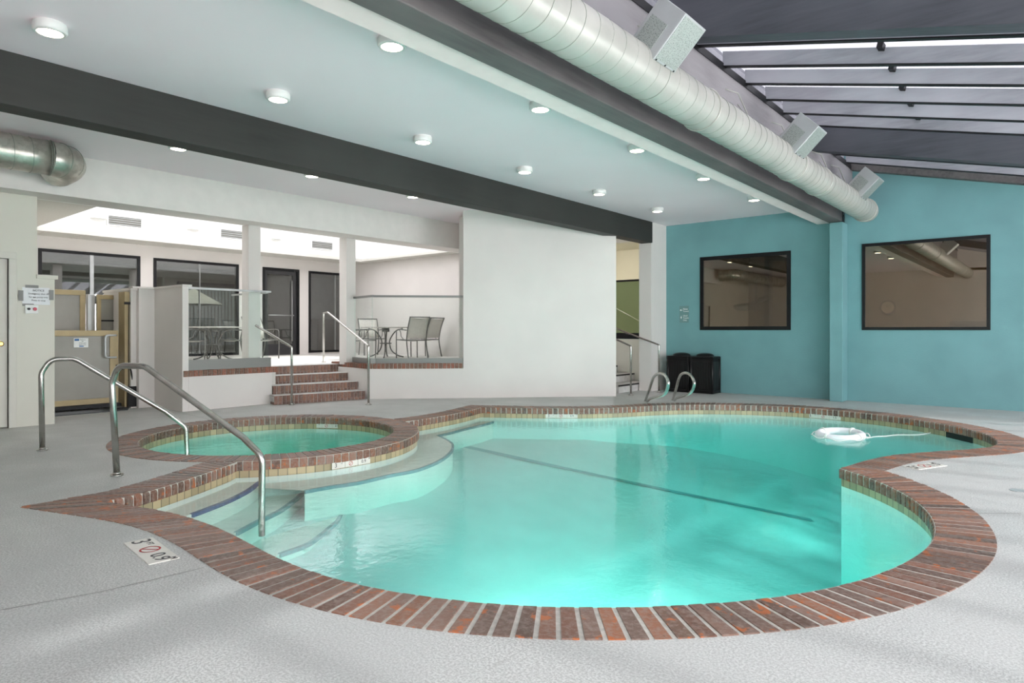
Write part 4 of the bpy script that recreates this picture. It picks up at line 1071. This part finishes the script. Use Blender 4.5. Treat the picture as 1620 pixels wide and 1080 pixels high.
# ============================================================ BINS
def make_bin():
    o = empty('trash_bin'); w = .47; d = .38; h = .70
    bm = BM(); box(bm, -w/2+.02, w/2-.02, -d/2+.02, d/2-.02, .04, h-.03)
    for s in (-1, 1):
        for k in range(7):
            box(bm, -w/2+.045+k*.055, -w/2+.045+k*.055+.043, s*(d/2-.02)-.008, s*(d/2-.02)+.008, .09, h-.09)
            box(bm, s*(w/2-.02)-.008, s*(w/2-.02)+.008, -d/2+.045+k*.042, -d/2+.045+k*.042+.032, .09, h-.09)
    obj('body', bm, M['blackplastic'], o, bevel=.003)
    for sx in (-1, 1):
        for sy in (-1, 1):
            bm = BM(); tube(bm, [(sx*(w/2-.02), sy*(d/2-.02), 0), (sx*(w/2-.02), sy*(d/2-.02), h+.0)], .028, 10); obj('corner_post', bm, M['blackplastic'], o)
    bm = BM(); box(bm, -w/2, w/2, -d/2, d/2, h-.03, h+.01); obj('rim', bm, M['blackplastic'], o, bevel=.01)
    bm = BM(); seg = 20; prev = None
    for r, z in ((.175, h+.01), (.17, h+.03), (.14, h+.055), (.08, h+.07), (.001, h+.075)):
        rg = [bm.verts.new((r*math.cos(2*math.pi*k/seg), r*math.sin(2*math.pi*k/seg), z)) for k in range(seg)]
        if prev:
            for k in range(seg): f = bm.faces.new((prev[k], prev[(k+1)%seg], rg[(k+1)%seg], rg[k])); f.smooth = True
        prev = rg
    obj('lid', bm, M['blackplastic'], o)
    bm = BM(); box(bm, -w/2-.002, w/2+.002, -d/2-.002, d/2+.002, 0.0, .06); obj('plinth', bm, M['blackplastic'], o, bevel=.005)
    return o
B1 = make_bin(); B1.location = (-5.80, 12.22, 0); tag(B1, 'black slatted trash bin on the left, next to the white wall end', 'trash bin', 'black trash bins')
B2 = copy_tree(B1); B2.location = (-5.31, 12.22, 0); tag(B2, 'black slatted trash bin on the right, under the teal wall window', 'trash bin', 'black trash bins')

# ============================================================ WALL SIGN on the teal wall
sx, sz = ony(1082.5, 497, YB)
sg = empty('wall_sign', (sx, YB, sz), label='small grey-green towel sign with white lettering on the teal wall', cat='sign')
bm = BM(); box(bm, -.10, .10, -.012, -.001, -.17, .17); obj('sign_plate', bm, M['signgreen'], sg, bevel=.01)
def tl(s, x, z, size, align='LEFT'): text('lettering', s, size, M['signwhite'], sg, basis((x, -.0135, z), (1, 0, 0), (0, 0, 1)), align=align)
tl('New', -.02, .105, .052); tl('Towels', -.02, .06, .042); tl('Used', -.02, -.03, .045); tl('Towels', -.02, -.075, .042); tl('Only', -.02, -.12, .042)
bm = BM(); z = -.0135
for cx, cz, dx_, dz_ in ((-.06, .085, -1, 0), (-.06, -.06, 0, -1)):
    d_ = Vector((dx_, 0, dz_)); n_ = Vector((-dz_, 0, dx_)); c = Vector((cx, z, cz))
    bm.faces.new([bm.verts.new(c+d_*.03), bm.verts.new(c+n_*.02), bm.verts.new(c-n_*.02)])
    obox(bm, c-d_*.015, d_, (0, 1, 0), n_, .03, .001, .008)
obj('arrow', bm, M['signwhite'], sg)

# ============================================================ LIFE RING
rc = Vector(G(1329, 691, -.14)); lr = empty('life_ring', (rc.x, rc.y, WZ+.03), label='white life ring floating in the far part of the pool', cat='life ring')
lr.rotation_euler = (math.radians(3), math.radians(-2), .4)
bm = BM(); RR = .245
tube(bm, [(RR*math.cos(a), RR*math.sin(a), 0) for a in [2*math.pi*k/48 for k in range(48)]], .05, 16, closed=True); obj('ring', bm, M['ring'], lr)
for k in range(4):
    a = math.pi/4+k*math.pi/2; c = Vector((RR*math.cos(a), RR*math.sin(a), 0)); ax = Vector((math.cos(a), math.sin(a), 0))
    bm = BM()
    for da in (-.03, .03):
        a_ = a+da; c = Vector((RR*math.cos(a_), RR*math.sin(a_), 0)); ax = Vector((math.cos(a_), math.sin(a_), 0))
        tube(bm, [c+(ax*math.cos(t)+Vector((0, 0, 1))*math.sin(t))*.054 for t in [2*math.pi*j/16 for j in range(16)]], .008, 6, closed=True)
    obj('band', bm, M['rope'], lr)
    bm = BM(); tube(bm, [((RR+.06+.03*math.sin(math.pi*j/10))*math.cos(a+math.pi/2*j/10), (RR+.06+.03*math.sin(math.pi*j/10))*math.sin(a+math.pi/2*j/10), .0+.012*math.sin(j*1.3)) for j in range(11)], .008, 6); obj('grab_line', bm, M['rope'], lr)
bm = BM(); P = [Vector((*G(u, v, WZ), WZ+.004)) for u, v in ((1370, 694), (1383, 691), (1400, 690), (1420, 688), (1440, 688), (1460, 687), (1475, 684), (1488, 683))]
tube(bm, catmull(P, 6), .005, 6); o = obj('floating_rope', bm, M['rope']); tag(o, 'thin white rope floating from the life ring to the right pool wall', 'rope')

# ============================================================ LEFT WALL ITEMS
yn, zn = 2.50, 1.62
nt = empty('paper_notice', (XL+.002, 2.57, 1.655), label='white paper notice held by grey tape on the wall end left of the lift', cat='notice')
bm = BM(); vs = [[bm.verts.new((.003+.006*math.sin(i*1.1+j*.7)+.004, -.19+i*.042, -.11+j*.044)) for j in range(6)] for i in range(8)]
for i in range(7):
    for j in range(5): bm.faces.new((vs[i][j], vs[i+1][j], vs[i+1][j+1], vs[i][j+1])).smooth = True
obj('sheet', bm, M['paper'], nt)
for y, z, w, h in ((-.205, .0, .05, .13), (.12, .02, .05, .13), (-.09, .12, .14, .035), (-.13, -.115, .12, .03)):
    bm = BM(); box(bm, .012, .014, y-w/2, y+w/2, z-h/2, z+h/2); obj('tape_strip', bm, M['tape'], nt)
for k, s in enumerate(('NOTICE', 'Emergency shut off', 'for spa pump only', 'Press to stop')): text('lettering', s, .028 if k else .034, M['ink'], nt, basis((.0145, -.02, .07-.042*k), (0, 1, 0), (0, 0, 1)))
bt_ = empty('button_box', (XL+.001, 2.475, 1.485), label='small white switch plate with a black and a red button by the door', cat='switch')
bm = BM(); box(bm, 0, .035, -.07, .07, -.055, .055); obj('plate', bm, M['signwhite'], bt_, bevel=.006)
for y, m_, r in ((-.035, 'ink', .016), (.03, 'red', .021)):
    bm = BM(); tube(bm, [(.035, y, .003), (.05, y, .003), (.055, y, .003)], [r*.9, r, r*.8], 16); o = obj('push_button', bm, M[m_], bt_); o['label'] = 'red button' if m_ == 'red' else 'black button'

# ============================================================ PLATFORM LIFT
lf = empty('platform_lift', (-11.3, 3.5, 0), label='tan and grey wheelchair platform lift in the wall recess', cat='lift')
def lb(name, boxes, mat, par=None, lab=None, bevel=.003):
    bm = BM()
    for b_ in boxes: box(bm, *b_)
    o = obj(name, bm, M[mat], par or lf, bevel=bevel)
    if lab: o['label'] = lab
    return o
# local coords: x forward (towards the pool), y along
gate = lb('gate', [(0, .05, -.78, .40, 1.13, 1.215), (0, .05, -.78, .40, .10, .18), (0, .05, .28, .40, .18, 1.13), (0, .05, -.78, -.70, .18, 1.13)], 'tan', lab='tan framed gate')
lb('gate_panel', [(.015, .035, -.70, .28, .18, 1.13)], 'liftpanel', gate)
bm = BM(); tube(bm, fillet([(.05, .36, 1.14), (.10, .35, 1.14), (.10, .20, 1.14), (.10, .20, .80), (.10, .35, .80), (.05, .36, .80)], .05), .015, 10); obj('gate_handle', bm, M['greymetal'], gate)
lb('latch', [(.05, .08, .36, .42, .58, .68), (.05, .07, .41, .46, .6, .66)], 'black', gate)
sgn = lb('instruction_label', [(.036, .039, -.20, -.01, .96, 1.10)], 'signwhite', gate)
lb('printed_block', [(.039, .0405, -.19, -.13, 1.06, 1.09), (.039, .0405, -.13, -.07, .97, .985)], 'inkblue', sgn)
for k in range(4): text('lettering', ['Platform', 'lift', 'Close gate', 'before use'][k], .022, M['ink'], sgn, basis((.0402, -.085, 1.075-.025*k), (0, 1, 0), (0, 0, 1)))
lb('mast', [(-.15, .10, .47, .76, .02, 1.82)], 'tan', lab='tan upright mast')
lb('mast_rail', [(.10, .112, .52, .53, .25, 1.66), (.10, .112, .68, .69, .25, 1.66)], 'black')
lb('mast_bracket', [(.10, .14, .46, .82, 1.62, 1.66)], 'black'); lb('mast_bracket', [(.10, .13, .66, .76, .56, .6)], 'black')
lb('key_switch', [(.10, .125, .58, .68, 1.70, 1.76)], 'greymetal'); lb('drive_cover', [(.0, .16, .50, .74, .02, .34)], 'black')
bm = BM(); tube(bm, catmull([(.12, .50, .64), (.15, .54, .60), (.14, .56, .45), (.12, .56, .32)], 5), .012, 8); obj('cable', bm, M['black'], lf)
bm = BM(); tube(bm, [(.12, .7, 1.0), (.12, .84, 1.0)], .01, 8); obj('hook', bm, M['greymetal'], lf)
lb('platform', [(-.9, .0, -.78, .46, .03, .08)], 'black')
up = lb('upper_gate', [(-.80, -.76, -.48, .20, 1.78, 1.86), (-.80, -.76, .12, .20, .70, 1.78), (-.80, -.76, -.48, -.42, .7, 1.78)], 'tan', lab='tan upper landing gate')
lb('gate_panel', [(-.79, -.77, -.42, .12, .72, 1.78)], 'liftpanel', up)
lb('guard_post', [(-.82, -.72, .22, .32, .6, 1.80)], 'greymetal')
gp_ = lb('side_guard', [(-.60, -.56, .30, .66, 1.72, 1.79), (-.60, -.56, .30, .36, .9, 1.72), (-.60, -.56, .58, .66, .9, 1.72)], 'tan')
lb('guard_panel', [(-.59, -.57, .36, .58, .9, 1.72)], 'liftpanel', gp_); lb('guard_bar', [(-.57, -.55, .36, .58, 1.36, 1.385)], 'black', gp_)
bm = BM(); P = [Vector(G(*p)) for p in ((87, 658.6), (203, 646), (196, 640), (87, 645))]
P = [Vector((-10.88, 2.78)), Vector((-10.88, 3.9)), Vector((-11.24, 4.05)), Vector((-11.24, 2.78))]; prism(bm, P, .001, .012)
o = obj('floor_mat', bm, M['mat']); tag(o, 'dark grey floor mat in front of the lift gate', 'mat')

# ============================================================ PATIO FURNITURE
def make_chair():
    o = empty('patio_chair')          # faces +y; origin floor centre
    fr = M['chairframe']
    for s in (-1, 1):
        bm = BM(); tube(bm, fillet([(s*.27, .24, 0), (s*.27, .25, .42), (s*.27, .24, .64), (s*.27, .10, .66), (s*.27, -.22, .64)], .06), .013, 8); obj('leg', bm, fr, o)
        bm = BM(); tube(bm, catmull([(s*.25, -.28, 0), (s*.25, -.22, .25), (s*.25, -.20, .44), (s*.25, -.26, .70), (s*.25, -.36, .94)], 5), .014, 8); obj('leg', bm, fr, o)
        bm = BM(); tube(bm, catmull([(s*.27, -.10, .43), (s*.27, .02, .50), (s*.27, .04, .58), (s*.27, .10, .65)], 5), .009, 6); obj('arm_scroll', bm, fr, o)
    bm = BM(); 
    for p in ([(-.25, .24, .42), (.25, .24, .42)], [(-.25, -.19, .41), (.25, -.19, .41)], [(-.25, -.355, .93), (.25, -.355, .93)], [(-.26, .24, .42), (-.25, -.2, .41)], [(.26, .24, .42), (.25, -.2, .41)]): tube(bm, p, .012, 8)
    obj('seat_frame', bm, fr, o)
    def sheet(rows, nm):
        bm = BM(); prev = None
        for x0, x1, y, z, sag in rows:
            r = [bm.verts.new((x0+(x1-x0)*k/6, y, z-sag*math.sin(math.pi*k/6))) for k in range(7)]
            if prev:
                for k in range(6): bm.faces.new((prev[k], prev[k+1], r[k+1], r[k])).smooth = True
            prev = r
        ob = obj(nm, bm, M['sling'], o); md = ob.modifiers.new('t', 'SOLIDIFY'); md.thickness = .006; return ob
    sheet([(-.245, .245, .24, .425, .0), (-.245, .245, .1, .425, .03), (-.245, .245, -.05, .42, .03), (-.245, .245, -.18, .425, .01)], 'seat')
    sheet([(-.24, .24, -.20, .45, 0), (-.24, .24, -.225, .60, 0), (-.24, .24, -.27, .75, 0), (-.24, .24, -.345, .92, .02)], 'backrest')
    return o
def make_table(R=.58):
    o = empty('patio_table')
    bm = BM(); cyl(bm, (0, 0), R, .69, .715, 40); obj('table_top', bm, M['stonetop'], o, bevel=.004)
    bm = BM(); cyl(bm, (0, 0), .09, .60, .69, 16); tube(bm, [(.13*math.cos(a), .13*math.sin(a), .33) for a in [2*math.pi*k/24 for k in range(24)]], .012, 8, closed=True); obj('hub_ring', bm, M['chairframe'], o)
    for k in range(4):
        a = math.pi/4+k*math.pi/2; c, s = math.cos(a), math.sin(a)
        bm = BM(); tube(bm, catmull([(r*c, r*s, z) for r, z in ((.40, .68), (.24, .62), (.12, .46), (.09, .33), (.14, .16), (.28, .05), (.42, .01))], 5), .015, 8); obj('leg', bm, M['chairframe'], o)
    return o
tR = make_table(); tx, ty = -12.18, 9.93; tR.location = (tx, ty, PFZ); tag(tR, 'round stone-topped table with curved legs on the patio behind the right glass railing', 'table', 'patio tables')
ch0 = make_chair(); used = False
def put_chair(x, y, rz, lab, grp):
    global used
    o = copy_tree(ch0) if used else ch0; used = True
    o.location = (x, y, PFZ); o.rotation_euler = (0, 0, rz); tag(o, lab, 'chair', grp)
def chair_at(px, base, ang, lab, grp):
    x, y = G(px, base, PFZ); put_chair(x, y, ang, lab, grp)
vr = TH
grpR = 'sling chairs round the right patio table'
chair_at(652, 566.5, vr+math.radians(38), 'light grey sling chair right of the table, nearer the glass railing', grpR)
chair_at(674, 563.8, vr+math.radians(58), 'light grey sling chair right of the table, farthest right against the white wall', grpR)
chair_at(571, 568, vr+math.radians(-60), 'light grey sling chair left of the table, behind the step handrail', grpR)
chair_at(588, 561.5, vr+math.radians(-150), 'light grey sling chair on the far side of the table', grpR)
tL = copy_tree(tR); tL.location = (*G(338, 569, PFZ), PFZ); tag(tL, 'round stone-topped table with curved legs behind the left glass railing', 'table', 'patio tables')
grpL = 'sling chairs round the left patio table'
chair_at(306, 570, vr+math.radians(-70), 'sling chair left of the table behind the left glass railing', grpL)
chair_at(366, 567.5, vr+math.radians(110), 'sling chair right of the table behind the left glass railing', grpL)
chair_at(414, 567, vr+math.radians(-120), 'sling chair behind the end of the left glass railing, right of the white column', grpL)

# ============================================================ ROOM BEHIND THE PATIO WINDOWS
bm = BM(); box(bm, -19.6, -19.5, 1.5, 15, 0, 3.2); box(bm, -19.6, XB-.2, 1.4, 1.5, 0, 3.2); box(bm, -19.6, XB-.2, 15, 15.1, 0, 3.2); box(bm, XB-.2, XB-.1, 11.5, 15, 0, 3.2)
struct('wall_inner_room', bm, M['roomdark'])
bm = BM(); box(bm, -19.6, XB-.2, 1.5, 15, 3.0, 3.1); struct('ceiling_inner_room', bm, M['roomdark'])
bm = BM(); box(bm, -19.6, XB-.2, 1.5, 15, PFZ-.08, PFZ-.01); struct('floor_inner_room', bm, M['carpet'])
bl = empty('window_blind', (-18.9, 9.0, PFZ), label='grey vertical blind in a dark frame seen through the left patio window', cat='blind')
bm = BM()
for k in range(16): obox(bm, (0, -.75+k*.1, 1.0), (.5, 1, 0), (-1, .5, 0), (0, 0, 1), .07, .004, 1.6)
obj('blind_slat', bm, M['blind'], bl); bm = BM()
for y in (-.9, .9): box(bm, -.05, .05, y-.05, y+.05, 0, 2.0)
box(bm, -.05, .05, -.95, .95, 1.9, 2.0); obj('blind_frame', bm, M['black'], bl)
um = empty('umbrella', (-17.6, 7.9, PFZ), label='white umbrella seen through the left patio window', cat='umbrella')
bm = BM(); tube(bm, [(0, 0, 0), (0, 0, 1.75)], .02, 8); obj('pole', bm, M['alu'], um)
bm = BM(); apex = bm.verts.new((0, 0, 1.75)); rg = [bm.verts.new((.75*math.cos(k*math.pi/4), .75*math.sin(k*math.pi/4), 1.32)) for k in range(8)]
for k in range(8): bm.faces.new((apex, rg[k], rg[(k+1)%8]))
o = obj('canopy', bm, M['canvas'], um); md = o.modifiers.new('t', 'SOLIDIFY'); md.thickness = .01
area('inner_room_fill_light', (-17.5, 8.2, 2.95), (0, 0, -1), 2.0, 5.0, 25, (1, .9, .78))  # unseen fill light added so the room behind the patio glass shows

cb = empty('cabinet', (-16.3, 11.6, PFZ), label='dark brown cabinet seen low through the tall patio window', cat='cabinet')
bm = BM(); box(bm, -.35, .3, -1.0, .1, 0, .95); obj('body', bm, simple('dark_brown_wood', (.05, .03, .02), .5), cb, bevel=.02)
bm = BM()
for y_ in (-.95, -.44): box(bm, .30, .315, y_, y_+.49, .06, .90)
obj('door', bm, simple('brown_wood_door', (.09, .06, .04), .5), cb)
# ============================================================ GYM BEHIND THE TEAL WALL
bm = BM(); box(bm, -6.0, 3.2, 16.2, 16.3, 0, 3.4); box(bm, -6.0, -5.9, YB+.2, 16.2, 0, 3.4); box(bm, 3.1, 3.2, YB+.2, 16.2, 0, 3.4)
struct('wall_gym', bm, M['gym'])
bm = BM(); box(bm, -6.0, 3.2, YB+.2, 16.3, 3.3, 3.4); struct('ceiling_gym', bm, M['gym'])
bm = BM(); box(bm, -6.0, 3.2, YB+.2, 16.3, -.05, .0); struct('floor_gym', bm, M['carpet'])
area('gym_fill_light', (-2.5, 14.3, 3.25), (0, 0, -1), 3.0, 1.0, 34, (1, .82, .62)).data.energy = 80  # unseen fill light added to lift the dim gym
cx, cz = ony(1404.5, 486, 16.18)
ck = empty('wall_clock', (cx, 16.19, cz), label='round black rimmed clock seen through the right teal wall window', cat='clock')
bm = BM(); tube(bm, [(.14*math.cos(a), -.03, .14*math.sin(a)) for a in [2*math.pi*k/32 for k in range(32)]], .016, 8, closed=True); obj('rim', bm, M['black'], ck)
bm = BM(); tube(bm, [(0, 0, 0), (0, -.02, 0)], .135, 32); obj('dial', bm, M['cushion'], ck)
bm = BM(); obox(bm, (.03, -.026, .03), (1, 0, 1), (0, 1, 0), (-1, 0, 1), .09, .003, .008); obox(bm, (-.02, -.026, .025), (-.6, 0, 1), (0, 1, 0), (1, 0, .6), .06, .003, .01); obj('clock_hand', bm, M['ink'], ck)
def gymmachine(loc, lab):
    o = empty('exercise_machine', loc, label=lab, cat='exercise machine')
    bm = BM(); 
    for x in (-.35, .35): box(bm, x-.05, x+.05, -.1, .1, 0, 2.75)
    box(bm, -.4, .4, -.1, .1, 2.65, 2.75); box(bm, -.4, .4, -.5, .5, 0, .08); obj('frame', bm, M['black'], o, bevel=.01)
    bm = BM()
    for k in range(14): box(bm, -.2, .2, -.07, .07, .3+k*.07, .36+k*.07)
    obj('weight_stack', bm, M['blackplastic'], o)
    bm = BM(); tube(bm, fillet([(-.3, -.2, 1.9), (-.6, -.3, 1.75), (-.95, -.3, 1.7)], .1), .05, 10); tube(bm, [(-.5, -.3, 2.3), (-.5, -.3, 1.75)], .02, 8); obj('arm', bm, M['black'], o)
    bm = BM(); box(bm, -.85, -.4, -.5, -.2, 1.62, 1.74); obj('pad', bm, M['blackplastic'], o, bevel=.03)
    return o
gx = ony(1243, 500, 13.9)[0]
gymmachine((gx, 13.9, 0), 'black cable exercise machine seen through the left teal wall window')
tmx = ony(1535, 500, 13.6)[0]
tm = empty('treadmill', (tmx, 13.6, 0), label='dark rounded treadmill console seen at the lower corner of the right window', cat='treadmill')
bm = BM(); obox(bm, (0, 0, 1.25), (1, 0, 0), (0, 1, 0), (0, 0, 1), .6, .12, .28); obj('console', bm, simple('grey_console', (.06, .07, .09), .4), tm, bevel=.1)
for s in (-1, 1):
    bm = BM(); tube(bm, [(s*.3, 0, 1.2), (s*.3, .2, .15)], .03, 8); obj('upright', bm, M['black'], tm)
bm = BM(); box(bm, -.35, .35, .0, 1.6, 0, .16); obj('deck', bm, M['black'], tm)
# daylight from the patio light well and roof come from the sky; lamps emit by themselves
